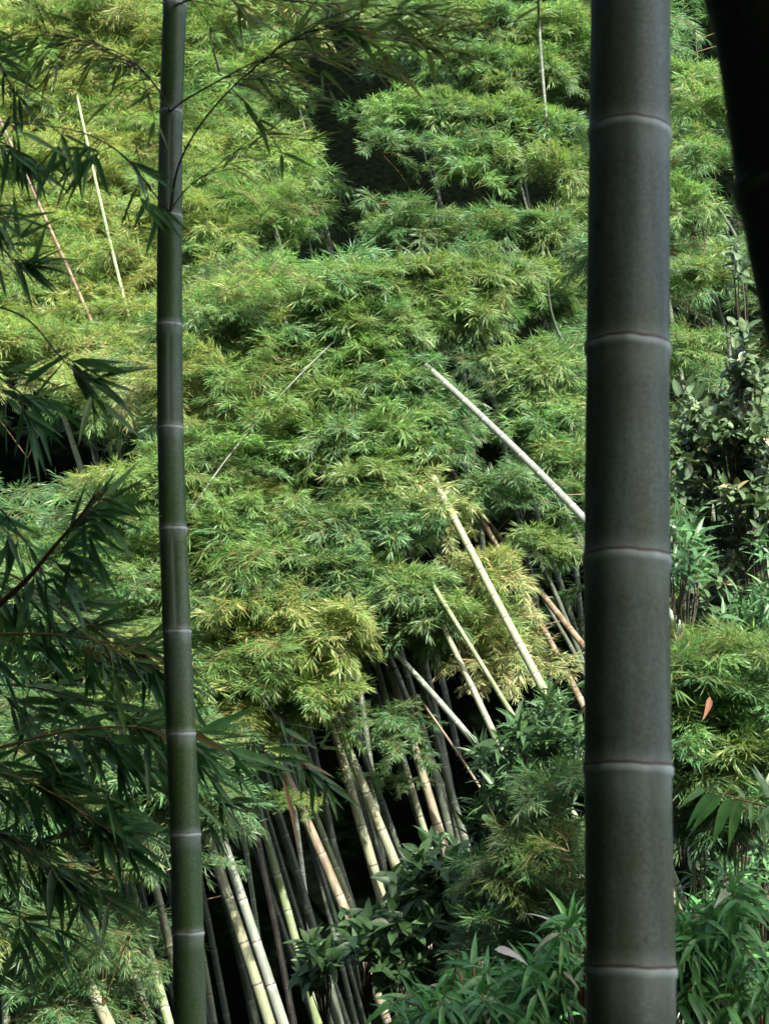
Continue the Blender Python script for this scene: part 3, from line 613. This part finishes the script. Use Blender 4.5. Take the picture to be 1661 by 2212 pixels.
# the recessed layer of crowns behind: what shows in the gaps, and the roof over the culms
r2 = random.Random(12)
for row in range(-3, 20):
    for c in range(-2, 18):
        for k in range(2):
            x = (c + .5 + r2.uniform(-.5, .5)) * 104; y = (row + .5 + r2.uniform(-.5, .5)) * 110
            if row > 11 and k == 1: continue
            d = depth_at(x, y, 'L') + r2.uniform(1.8, 4.4) + (2.2 if row > 12 else 0)
            if in_hole(x, y, d, 1.2, .30, .16): 
                if k or r2.random() < .75: continue
                d += 4.0
            if (row > 12 and 350 < x < 1270) or (d > depth_at(x, y, 'L') + 5.2 and row <= 12 and r2.random() < .5): continue
            p = at(x, y, d)
            if p.z < ground_z(p.x, p.y) + .3: continue
            best = min(CB + [b for b in B if b.key not in ('M19', 'N5')], key=lambda b: (b.near(p)[0] - p).length + .05 * b.kids)
            best.add(p, -math.pi / 2 + r2.gauss(0, 1.1), (1.1 + max(0, d - 18) * .05) * r2.uniform(.9, 1.2), 'G', r2, link=False)
# small lone sprays seen against the dark
for x, y, d, kd, s, n in [(850, 1560, 15.2, 'G', .6, 3), (880, 1600, 15.1, 'G', .6, 2), (815, 1690, 15.8, 'G', .5, 2), (870, 1710, 15.7, 'G', .42, 1), (600, 1580, 15.2, 'Y', .5, 2), (700, 1510, 15, 'Y', .5, 2), (520, 1600, 15.3, 'L', .55, 2), (690, 1730, 15.1, 'Y', .4, 1), (625, 1740, 15.1, 'L', .45, 2), (1055, 1440, 15.3, 'T', .6, 3),
                          (700, 1490, 15.0, 'Y', .55, 2), (1450, 1095, 16, 'Y', .35, 1), (545, 1700, 15.4, 'G', .45, 1), (470, 1850, 15.3, 'G', .4, 1), (190, 2010, 13.0, 'G', .7, 3), (110, 2000, 13.0, 'G', .7, 3), (330, 2080, 13.8, 'G', .5, 2), (120, 2190, 13, 'G', .7, 2), (20, 2030, 13, 'L', .6, 1), (250, 2180, 13.6, 'G', .5, 1)]:
    for k in range(n):
        p = at(x + r.uniform(-30, 30), y + r.uniform(-14, 14), d); best = min(B, key=lambda b: (b.near(p)[0] - p).length if b.key[0] in 'ML' else 99)
        best.add(p, -math.pi / 2 + r.uniform(-1.3, 1.3), s, kd, r)
# deep interior culms of the clump, in shade
r = random.Random(21)
for i in range(18):
    bx = 400 + 34 * i + r.uniform(-16, 16); d = r.uniform(17.6, 21); ln = r.uniform(.22, .36)
    ytop = 1480 + r.uniform(-60, 60)
    pts = [(bx - ln * (2212 - ytop) + 20, ytop), (bx - ln * (2212 - 1850) + 4, 1850), (bx, 2212)]
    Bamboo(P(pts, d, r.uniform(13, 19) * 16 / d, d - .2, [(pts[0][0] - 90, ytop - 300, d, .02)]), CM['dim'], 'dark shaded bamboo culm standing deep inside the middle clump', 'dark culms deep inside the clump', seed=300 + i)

# ------------------------------------------------------------------ the near bamboo branches (dark, in the shade of the grove)
def near_foliage(owner, base, branches, seed, leafmat, stem_name='branch'):
    """branches: dict(pts=[(px,py,d)..], r, n twigs, L, ang mean image angle in degrees (0 right, -90 down), spread, stem material)"""
    r = random.Random(seed)
    for bi, b in enumerate(branches):
        P3 = spline([(at(*p), b['r'] * (1 - .75 * i / max(1, len(b['pts']) - 1))) for i, p in enumerate(b['pts'])], 6)
        mb = MB(); tube(mb, P3, 6, 0); mf = MB(); n = max(3, int(b['n'] * .95))
        for k in range(n):
            t = b.get('t0', .1) + (1 - b.get('t0', .1)) * (k + r.random()) / n; idx = min(len(P3) - 2, int(t * (len(P3) - 1))); p0 = P3[idx][0].lerp(P3[idx + 1][0], r.random())
            an = R(b['ang'] + r.gauss(0, b.get('spread', 25))); tl = r.uniform(.03, b.get('tw', .22))
            td = Vector((math.cos(an), r.uniform(-.5, .5), math.sin(an) + .25)).normalized()
            pts = [(p0, .0016)]; q = p0.copy()
            for s in range(4):
                td = (td + Vector((0, 0, -.10))).normalized(); q = q + td * tl / 4; pts.append((q.copy(), .0012))
            tube(mb, pts, 4, 0, False)
            nl = r.randint(*b.get('nl', (3, 6)))
            for j in range(nl):
                a = (j / max(1, nl - 1) - .5) * 2
                an2 = an + a * R(b.get('fan', 30)) + r.gauss(0, .12)
                ld = Vector((math.cos(an2), r.uniform(-.4, .4), math.sin(an2))).normalized()
                L = r.uniform(*b['L']) * .88; src = pts[r.randint(2, 4)][0]
                nr = (Vector((0, -.5, 1)) + rv(r, .9)).normalized()
                leafn(mf, src, ld, nr, L, L * r.uniform(.105, .145), min(1, max(0, r.gauss(.4, .25))), droop=r.uniform(.02, .28), twist=r.uniform(-.6, .6))
        br = part(stem_name, mb.mesh('branch', base, smooth=True), owner, [b.get('sm', M_dark_twig)])
        part('foliage', mf.mesh('foliage', base, smooth=True), br, [b.get('lm', leafmat)])
    return
# branches of the slender culm
near_foliage(tA, baseA, [
  dict(pts=[(366, 458, 4.39), (335, 420, 4.22), (280, 350, 3.94), (235, 312, 3.74), (190, 290, 3.60), (100, 270, 3.40), (0, 262, 3.26), (-80, 262, 3.20)], r=.0028, n=15, L=(.10, .16), ang=-100, spread=50, nl=(2, 4), tw=.08),
  dict(pts=[(368, 455, 4.37), (385, 360, 4.22), (425, 280, 4.08), (490, 200, 3.94), (550, 145, 3.81), (620, 90, 3.74), (720, 50, 3.67), (860, 30, 3.60)], r=.003, n=30, L=(.07, .115), ang=-14, spread=22, nl=(3, 5), tw=.2, t0=.42, lm=M_olive),
  dict(pts=[(370, 452, 4.35), (400, 410, 4.22), (460, 365, 4.08), (520, 320, 3.94), (600, 290, 3.88)], r=.002, n=9, L=(.06, .1), ang=15, spread=14, nl=(2, 3), tw=.12, t0=.4, sm=M_gold, lm=M_olive),
  dict(pts=[(372, 236, 4.37), (400, 215, 4.22), (470, 175, 4.08), (560, 130, 3.94), (680, 110, 3.81), (800, 80, 3.74), (980, 95, 3.67)], r=.0028, n=26, L=(.07, .115), ang=-12, spread=18, nl=(3, 5), tw=.2, t0=.3, lm=M_olive, sm=M_twig),
  dict(pts=[(368, 238, 4.37), (340, 190, 4.22), (270, 120, 4.01), (190, 90, 3.88), (60, 60, 3.74)], r=.0028, n=30, L=(.06, .1), ang=-150, spread=45, nl=(2, 4), tw=.16, t0=.2, lm=M_olive),
  dict(pts=[(380, 10, 4.37), (440, -10, 4.22), (560, -5, 4.08), (700, 5, 3.94), (950, 20, 3.81)], r=.0028, n=22, L=(.07, .115), ang=-22, spread=20, nl=(3, 5), tw=.17, t0=.1, lm=M_olive, sm=M_twig),
], 5, M_near)
# the bamboo just off the left edge, whose branches droop into the view
def offscreen_culm(px, d, label, rad=.05):
    pth = [(at(px - 60, -900, d), rad * .7), (at(px - 30, 0, d), rad * .9), (at(px, 1100, d), rad), (at(px, 2300, d), rad)]
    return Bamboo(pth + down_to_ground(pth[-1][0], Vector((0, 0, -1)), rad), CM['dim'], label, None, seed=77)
bL = offscreen_culm(-190, 4.7, 'bamboo at the left edge whose dark glossy leaves hang in front of everything')
k_ = dict(spread=22, nl=(2, 5))
near_foliage(bL.t, bL.base, [
  dict(pts=[(-190, 350, 4.2), (-60, 300, 4.0), (0, 305, 3.9), (80, 350, 3.85)], r=.004, n=8, L=(.09, .13), ang=-75, spread=25, nl=(4, 6), tw=.03, t0=.5),
  dict(pts=[(-190, 560, 4.2), (-40, 520, 4.0), (10, 540, 3.9), (42, 590, 3.85)], r=.004, n=9, L=(.10, .15), ang=-45, spread=45, nl=(3, 5), tw=.05, t0=.4),
  dict(pts=[(-190, 420, 4.2), (-60, 440, 3.9), (20, 470, 3.7)], r=.004, n=8, L=(.09, .13), ang=-40, spread=25, nl=(3, 4), tw=.05, t0=.4),
  dict(pts=[(-190, 60, 4.2), (-60, 100, 4.0), (0, 140, 3.9), (30, 200, 3.9)], r=.004, n=12, L=(.09, .14), ang=-20, spread=60, nl=(2, 4), tw=.06, t0=.3),
  dict(pts=[(-190, 780, 4.2), (-60, 660, 4.0), (60, 690, 3.9), (130, 770, 3.85), (186, 828, 3.8)], r=.0035, n=7, L=(.12, .18), ang=-38, spread=26, nl=(2, 4), tw=.04, t0=.7),
  dict(pts=[(-190, 820, 4.2), (-60, 800, 4.0), (20, 830, 3.9), (50, 880, 3.85)], r=.004, n=12, L=(.10, .17), ang=-45, spread=50, nl=(3, 5), tw=.08, t0=.3),
  dict(pts=[(-190, 1450, 4.2), (0, 1305, 4.0), (60, 1250, 3.95), (110, 1190, 3.9), (165, 1125, 3.85), (215, 1060, 3.8)], r=.008, n=26, L=(.10, .17), ang=-15, spread=38, nl=(2, 5), tw=.06, t0=.35, sm=M_redtwig),
  dict(pts=[(-190, 1200, 4.2), (-80, 1100, 4.1), (0, 1100, 4.0), (60, 1180, 3.95)], r=.005, n=12, L=(.10, .17), ang=-75, spread=35, nl=(3, 5), tw=.1, t0=.3),
  dict(pts=[(-190, 1300, 5.05), (20, 1240, 4.95), (100, 1300, 4.85), (200, 1380, 4.80), (270, 1415, 4.75)], r=.0045, n=26, L=(.12, .19), ang=-27, tw=.16, t0=.2, sm=M_gold, **k_),
  dict(pts=[(-190, 1400, 5.05), (0, 1370, 4.95), (150, 1375, 4.85), (280, 1400, 4.80), (340, 1425, 4.75)], r=.005, n=28, L=(.12, .19), ang=-27, tw=.16, t0=.15, sm=M_gold, **k_),
  dict(pts=[(-190, 1650, 5.05), (0, 1615, 4.95), (120, 1585, 4.85), (210, 1572, 4.80), (300, 1572, 4.75), (370, 1590, 4.70)], r=.0055, n=42, L=(.13, .22), ang=-27, tw=.2, t0=.15, sm=M_gold, **k_),
  dict(pts=[(-190, 1640, 5.05), (0, 1670, 4.95), (65, 1690, 4.90), (155, 1740, 4.85), (240, 1800, 4.80)], r=.004, n=36, L=(.13, .21), ang=-27, tw=.2, t0=.1, sm=M_gold, **k_),
  dict(pts=[(-190, 1500, 5.15), (0, 1480, 5.15), (140, 1500, 5.05), (280, 1550, 5.05), (350, 1620, 4.95)], r=.004, n=28, L=(.14, .23), ang=-27, tw=.2, t0=.1, sm=M_dark_twig, **k_),
  dict(pts=[(-190, 1780, 5.05), (0, 1800, 4.95), (90, 1850, 4.90), (200, 1900, 4.85)], r=.004, n=26, L=(.14, .23), ang=-48, tw=.15, t0=.1, sm=M_dark_twig, **k_),
  dict(pts=[(-190, 1950, 5.05), (0, 1960, 4.95), (100, 1990, 4.85)], r=.004, n=9, L=(.12, .18), ang=-65, tw=.12, t0=.1, sm=M_dark_twig, **k_),
  dict(pts=[(-190, 1250, 5.15), (-40, 1240, 5.15), (60, 1300, 5.05)], r=.004, n=22, L=(.13, .22), ang=-60, tw=.15, t0=.1, sm=M_dark_twig, **k_),
], 6, M_near)
# shoots of near bamboo right of the slender culm
near_foliage(bL.t, bL.base, [
  dict(pts=[(380, 1700, 4.9), (440, 1660, 4.9), (520, 1610, 4.9), (600, 1600, 4.9)], r=.003, n=9, L=(.11, .17), ang=-42, spread=18, nl=(2, 4), tw=.08, t0=.2),
  dict(pts=[(390, 1860, 4.9), (430, 1840, 4.9), (460, 1730, 4.9), (475, 1720, 4.9)], r=.0025, n=6, L=(.11, .17), ang=-35, spread=30, nl=(2, 4), tw=.04, t0=.5),
  dict(pts=[(560, 1500, 5.0), (600, 1560, 5.0), (640, 1640, 5.0), (700, 1670, 5.0)], r=.0025, n=7, L=(.10, .16), ang=-42, spread=18, nl=(2, 4), tw=.05, t0=.2),
  dict(pts=[(440, 1600, 4.8), (560, 1590, 4.8), (650, 1600, 4.8), (690, 1630, 4.8)], r=.0025, n=4, L=(.06, .1), ang=30, spread=30, nl=(1, 3), tw=.04, t0=.7),
], 8, M_near)
mb = MB(); leafn(mb, at(610, 1680, 4.6), Vector((.25, 0, -1)).normalized(), Vector((.3, -1, .1)).normalized(), .22, .014, .3, droop=.35, twist=1.2, fold=.5)
o = part('dry_leaf', mb.mesh('dry_leaf', bL.base, smooth=True), bL.t, [M_dead]); o['label'] = 'long dry red-brown leaf hanging among the green ones'

# ------------------------------------------------------------------ shrubs and the broadleaf tree
def plant(name, cat, label, base_px, depth, blobs, leafkind, L, wr, stem_m, leaf_m, seed, r_stem=.012, whorl=5, inter=.05, droop=.3, trunk=None, upb=.35, group=None, extra=None, nseg=5):
    """blobs: (px, py, rx, ry, n shoots) - each shoot ends inside a blob; shoots grow from a real base on the ground"""
    r = random.Random(seed); gx = at(base_px, 1500, depth).x; bs = Vector((gx, depth + .2, ground_z(gx, depth + .2)))
    t = thing(name, bs, label, cat, group); ms = MB(); mf = MB()
    for (px, py, rx, ry, n) in blobs:
        cc = at(px, py, depth)
        hub = bs.lerp(cc, .88) + rv(r, .1); hub.z = max(hub.z, ground_z(hub.x, hub.y) + .05)
        tube(ms, spline([(bs + rv(r, .05), r_stem), (bs.lerp(hub, .5) + rv(r, .08), r_stem * .8), (hub, r_stem * .55)], 4), 6, 0)
        for k in range(int(n * 1.7)):
            u, v = 2, 2
            while u * u + v * v > 1: u, v = r.uniform(-1, 1), r.uniform(-1, 1)
            e = at(px + u * rx, py + v * ry, depth + r.uniform(-.5, .5)) ; m = hub.lerp(e, .55) + Vector((0, 0, .12)) + rv(r, .05)
            sp = spline([(hub, r_stem * .4), (m, r_stem * .25), (e, r_stem * .12)], 5); tube(ms, sp, 4, 0, False)
            # leaves along the outer end of the shoot
            dr = (e - m).normalized(); ln = r.randint(max(3, whorl - 2), whorl + 3)
            for j in range(ln):
                s = j / ln; p = e - dr * (inter * (ln - 1 - j)) if (e - m).length > inter * ln else m.lerp(e, s)
                an = j * 2.4 + r.uniform(-.4, .4); a1 = dr.orthogonal().normalized(); side = rot(a1, dr, an)
                ld = (side * (1.0 if leafkind != 'lance' else .8) + dr * r.uniform(.3, .9) + Vector((0, 0, r.uniform(-.3, .25) + upb * .3))).normalized()
                LL = r.uniform(*L) * (1 - .35 * s * r.random()); nr = (Vector((0, -.35, 1)) + rv(r, .6)).normalized()
                leafn(mf, p, ld, nr, LL, LL * r.uniform(wr * .85, wr * 1.15), min(1, max(0, r.gauss(.45, .24))), droop=droop * r.uniform(.4, 1.5), shape=leafkind, nseg=nseg, twist=r.uniform(-.3, .3))
    if trunk:
        tube(ms, spline(trunk, 6), 10, 0)
    if extra: extra(ms, mf, r)
    part('stem' if not trunk else 'trunk', ms.mesh('stem', bs, smooth=True), t, [stem_m]); part('foliage' if not trunk else 'crown', mf.mesh('foliage', bs, smooth=True), t, [leaf_m])
    return t, bs

# fine-leaved low bamboo bushes share the spray meshes
def low_bamboo(label, cells, depth, kinds, seed, sc_=.75):
    r = random.Random(seed); cx_ = sum(c[0] for c in cells) / len(cells); gx = at(cx_, 1500, depth).x; bs = Vector((gx, depth + .6, ground_z(gx, depth + .6)))
    t = thing('low_bamboo', bs, label, 'bamboo bush')
    for (px, py, rx, ry, n) in cells:
        cc = at(px, py, depth + .2); mb = MB(); tube(mb, spline([(bs + rv(r, .05), .009), (bs.lerp(cc, .5) + rv(r, .1), .007), (cc, .004)], 4), 5, 0)
        st = part('stem', mb.mesh('stem', bs), t, [CM['olive']])
        for k in range(int(n * 1.8)):
            p = at(px + r.uniform(-rx, rx), py + r.uniform(-ry, ry), depth + r.uniform(-.3, .4)); yaw = -math.pi / 2 + r.gauss(0, 1.1)
            o = bpy.data.objects.new('foliage', SPR2[r.randrange(7)]); col.objects.link(o); o.parent = st; s = sc_ * r.uniform(.85, 1.2)
            o.location = p - Vector((math.cos(yaw), math.sin(yaw), 0)) * .2 * s - bs; o.rotation_euler = (r.uniform(-.4, .4), r.uniform(-.35, .2), yaw); o.scale = (s, s, s)
            o.material_slots[0].link = 'OBJECT'; o.material_slots[0].material = LM[r.choice(kinds)]
    return t, bs
low_bamboo('fine-leaved low bamboo between the leafy shrubs and the thick grey culm', [(1210, 1740, 40, 40, 3), (1150, 1830, 90, 60, 6), (1180, 1960, 90, 60, 7), (1090, 1900, 50, 50, 4), (1120, 2060, 90, 40, 4)], 9.6, 'GGL', 61, .62)
tlb, blb = low_bamboo('fine-leaved low bamboo right of the thick grey culm with a dry sheath in it', [(1500, 1475, 70, 36, 6), (1600, 1470, 70, 50, 6), (1490, 1560, 50, 60, 6), (1590, 1580, 70, 60, 6), (1500, 1680, 60, 60, 5), (1520, 1790, 60, 50, 4), (1630, 1690, 40, 60, 4), (1600, 1780, 50, 40, 4), (1560, 1640, 90, 60, 8)], 8.3, 'GGL', 62, .66)
mb = MB(); leafn(mb, at(1533, 1505, 7.8), Vector((-.35, 0, -1)).normalized(), Vector((.1, -1, .2)).normalized(), .11, .032, .5, droop=.1, shape='lance', fold=.7, twist=.5)
o = part('dry_sheath', mb.mesh('dry_sheath', blb, smooth=True), tlb, [M_dead]); o['label'] = 'pale brown dry sheath'

tr = [(at(1750, 2300, 10.4), .09), (at(1730, 1500, 10.4), .08), (at(1740, 900, 10.4), .06), (at(1700, 450, 10.4), .035)]
plant('broadleaf_tree', 'tree', 'small broadleaf tree with oval leathery leaves at the right edge', 1745, 10.2,
      [(1620, 800, 60, 40, 11), (1500, 850, 50, 35, 8), (1560, 890, 100, 45, 20), (1500, 960, 60, 50, 12), (1620, 950, 50, 60, 16), (1500, 1040, 55, 35, 8), (1610, 1060, 60, 50, 12), (1600, 1150, 70, 60, 16), (1560, 1260, 90, 60, 22), (1580, 1360, 40, 40, 12), (1640, 1350, 40, 70, 12), (1590, 540, 20, 40, 4), (1610, 720, 30, 40, 5), (1660, 1050, 40, 200, 16)],
      'oval', (.07, .115), .5, M_dark_twig, M_broad, 71, whorl=10, inter=.028, trunk=[(Vector((tr[0][0].x, 10.4, ground_z(tr[0][0].x, 10.4) - .1)), .09)] + tr[1:], nseg=5)
plant('leafy_shrub', 'shrub', 'dark shrub with broad pointed leaves at the bottom, in front of the leaning culms', 960, 11,
      [(700, 2040, 55, 30, 8), (680, 2100, 45, 25, 5), (790, 2000, 80, 40, 14), (900, 1960, 80, 50, 16), (960, 1860, 80, 60, 18), (880, 1880, 50, 50, 8), (1040, 1900, 60, 70, 14), (1000, 2000, 90, 60, 18), (880, 2080, 90, 60, 16), (980, 2130, 90, 60, 14), (1060, 1830, 40, 40, 6)],
      'ovate', (.10, .17), .42, M_dark_twig, M_shrub, 72, whorl=6, inter=.05, droop=.35)
plant('leafy_shrub', 'shrub', 'upright shrub with narrow pointed leaves, left of the thick grey culm at mid height', 1150, 10.4,
      [(1150, 1560, 50, 30, 9), (1205, 1510, 36, 36, 8), (1070, 1620, 40, 30, 7), (1150, 1600, 90, 55, 18), (1230, 1590, 40, 60, 8), (1150, 1680, 80, 50, 16), (1080, 1690, 50, 40, 8), (1040, 1760, 40, 40, 5), (1200, 1730, 50, 40, 7)],
      'lance', (.12, .19), .22, M_dark_twig, M_shrub, 73, whorl=8, inter=.03, droop=.5)
plant('broadleaf_herb', 'plant', 'bright long-leaved herbs along the bottom edge, left of the thick grey culm', 1060, 6.6,
      [(900, 2190, 80, 40, 10), (1010, 2150, 80, 50, 12), (1120, 2130, 80, 60, 14), (1210, 2100, 50, 70, 10), (1080, 2200, 150, 40, 18), (1220, 2030, 30, 50, 5)],
      'lance', (.11, .19), .17, M_redtwig, M_lance, 74, whorl=8, inter=.03, droop=.9)
plant('broadleaf_herb', 'plant', 'bright long-leaved herbs in the bottom right corner', 1600, 6.4,
      [(1500, 1990, 60, 40, 10), (1600, 1960, 60, 50, 10), (1560, 2060, 110, 60, 18), (1500, 2150, 60, 60, 14), (1610, 2160, 70, 60, 14), (1480, 2060, 30, 60, 6)],
      'lance', (.12, .2), .17, M_redtwig, M_lance, 75, whorl=8, inter=.03, droop=.9)
plant('leafy_shrub', 'shrub', 'shrub with narrow dark leaves beneath the broadleaf tree, right of the thick culm', 1590, 9.4,
      [(1490, 1200, 40, 30, 8), (1600, 1420, 70, 30, 10), (1640, 1480, 30, 40, 5), (1600, 1330, 50, 60, 10), (1480, 1130, 30, 60, 6), (1650, 1250, 30, 90, 8), (1600, 1660, 60, 40, 10), (1500, 1800, 50, 40, 8), (1560, 1880, 80, 40, 10), (1640, 1620, 30, 60, 6), (1640, 1860, 30, 60, 6)],
      'lance', (.12, .18), .2, M_dark_twig, M_shrub, 76, whorl=8, inter=.03, droop=.6)
def hang(ms, mf, r):
    st = [(at(1760, 1800, 6), .006), (at(1661, 1745, 6), .004), (at(1600, 1728, 6), .003), (at(1525, 1705, 6), .002)]; sp = spline(st, 6); tube(ms, sp, 5, 0)
    for i, (x, y, tx, ty) in enumerate([(1525, 1705, 1470, 1750), (1545, 1712, 1490, 1790), (1560, 1716, 1500, 1800), (1580, 1720, 1545, 1825), (1600, 1726, 1578, 1830), (1622, 1732, 1622, 1790), (1640, 1738, 1650, 1830), (1650, 1742, 1661, 1810), (1530, 1706, 1560, 1690), (1610, 1728, 1580, 1695)]):
        a = at(x, y, 6); b = at(tx, ty, 6 + r.uniform(-.05, .05)); d = b - a
        leafn(mf, a, (d.normalized() + Vector((0, 0, .35))).normalized(), (Vector((.2, -.8, .6)) + rv(r, .3)).normalized(), d.length * 1.08, d.length * .26, r.uniform(.3, .8), droop=.6, shape='lance')
plant('leafy_shrub', 'shrub', 'arching spray of large drooping pointed leaves at the right edge, low down', 1780, 6.0, [(1640, 1710, 25, 20, 2)], 'lance', (.12, .16), .2, M_twig, M_lance, 77, extra=hang)
# the one pale leaf lying on the herbs
mb = MB(); leafn(mb, at(1068, 2052, 6.0), Vector((.9, 0, -.05)).normalized(), Vector((0, -.7, .7)), .125, .034, .5, droop=.75, shape='lance', nseg=8)
gl = at(1068, 2052, 6.0); me = mb.mesh('pale_leaf', gl, smooth=True); me.materials.append(M_whiteleaf)
o = bpy.data.objects.new('fallen_leaf', me); col.objects.link(o); o.location = gl; tag(o, 'single white upturned leaf lying on the herbs near the bottom', 'leaf')

# ------------------------------------------------------------------ the grove round the viewer (casts the shade the near culms stand in)
r = random.Random(41)
def grove(x, y, h, n, lab, lean=(0, 0), spread=1.6, zlo=.5, s=2.6):
    g = ground_z(x, y); pth = [(Vector((x + lean[0], y + lean[1], g + h)), .015), (Vector((x + lean[0] * .5, y + lean[1] * .5, g + h * .65)), .04), (Vector((x, y, g + h * .3)), .055), (Vector((x, y, g - .1)), .06)]
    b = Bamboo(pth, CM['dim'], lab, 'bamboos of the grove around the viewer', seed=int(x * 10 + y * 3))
    for k in range(n):
        t = r.uniform(zlo, 1.02); c = Vector((x + lean[0] * t * t, y + lean[1] * t * t, g + h * t)) + Vector((r.uniform(-1, 1) * spread, r.uniform(-1, 1) * spread, r.uniform(-.5, .5)))
        mg = 1.5 * s / 2.6
        if c.y > -mg and abs(c.x) < .24 * c.y + mg * 1.0 and c.z < CAMZ + .42 * c.y + mg: continue
        b.add(c, r.uniform(0, 6.28), s * r.uniform(.8, 1.1), 'G', r, link=False)
GR = [(4, -3), (2, -6), (5, -6), (1, -10), (5, -10), (-3, -6), (-2.5, -2.5), (-5, 1), (-4.2, 4.2), (-6, 7), (-7, -3), (-5, 10), (-8, 4), (-3, -11), (-3.1, 1.2), (3, 0), (-.6, -2), (-1.2, -5), (3.5, -8.5), (4.2, -1), (2.2, -2.5), (-1.6, -.6), (-2.2, .8), (-2.6, 2.6), (-3.4, 3.4), (.6, -4)]
for i, (x, y) in enumerate(GR):
    grove(x, y, r.uniform(9.5, 13), 24, 'tall bamboo of the grove around the viewer, outside the view', (r.uniform(-.8, .6), r.uniform(.2, 1.8)), 1.7, .10 if x < 2.5 else .72)

# unseen dark culms, added past the left edge to block light on near culms
for i, (x, y) in enumerate([(-.95, .5), (-1.02, .75), (-.9, 1.0), (-1.05, 1.25), (-.93, 1.5), (-1.08, 1.75), (-.96, 2.0), (-1.1, 2.25), (-1.0, 2.5), (-1.14, 2.75), (-1.04, 3.0), (-1.2, 3.25), (-1.12, 3.5), (-.9, .25), (-1.0, 0), (-1.2, 3.8), (-1.24, 4.1), (-1.3, 4.4), (-1.42, 4.7), (-1.5, 4.95), (-1.55, 5.2), (-1.68, 5.5), (-1.72, 5.9), (-1.8, 6.2), (-1.85, 6.6), (-1.95, 6.9), (-1.95, 7.3)]):
    g = ground_z(x, y); r_ = .055 + .01 * math.sin(i * 2.3)
    pth = [(Vector((x - .5, y, g + 8)), r_ * .6), (Vector((x - .2, y, g + 5)), r_ * .85), (Vector((x, y, g + 2)), r_), (Vector((x, y, g - .1)), r_ * 1.02)]
    Bamboo(pth, CM['black'], 'added light-blocking bamboo culm, unseen just outside the left edge of the view', 'added light-blocking culms outside the left edge', seed=1500 + i)

for i, (x, y) in enumerate([(-1.9, 2.2), (-1.7, .6), (-1.4, -1.2)]):  # a few more unseen bamboos, added to block light from the left
    grove(x, y, 8.5, 34, 'tall bamboo of the grove around the viewer, outside the view', (-.6, 0), .75, .03, 1.5)
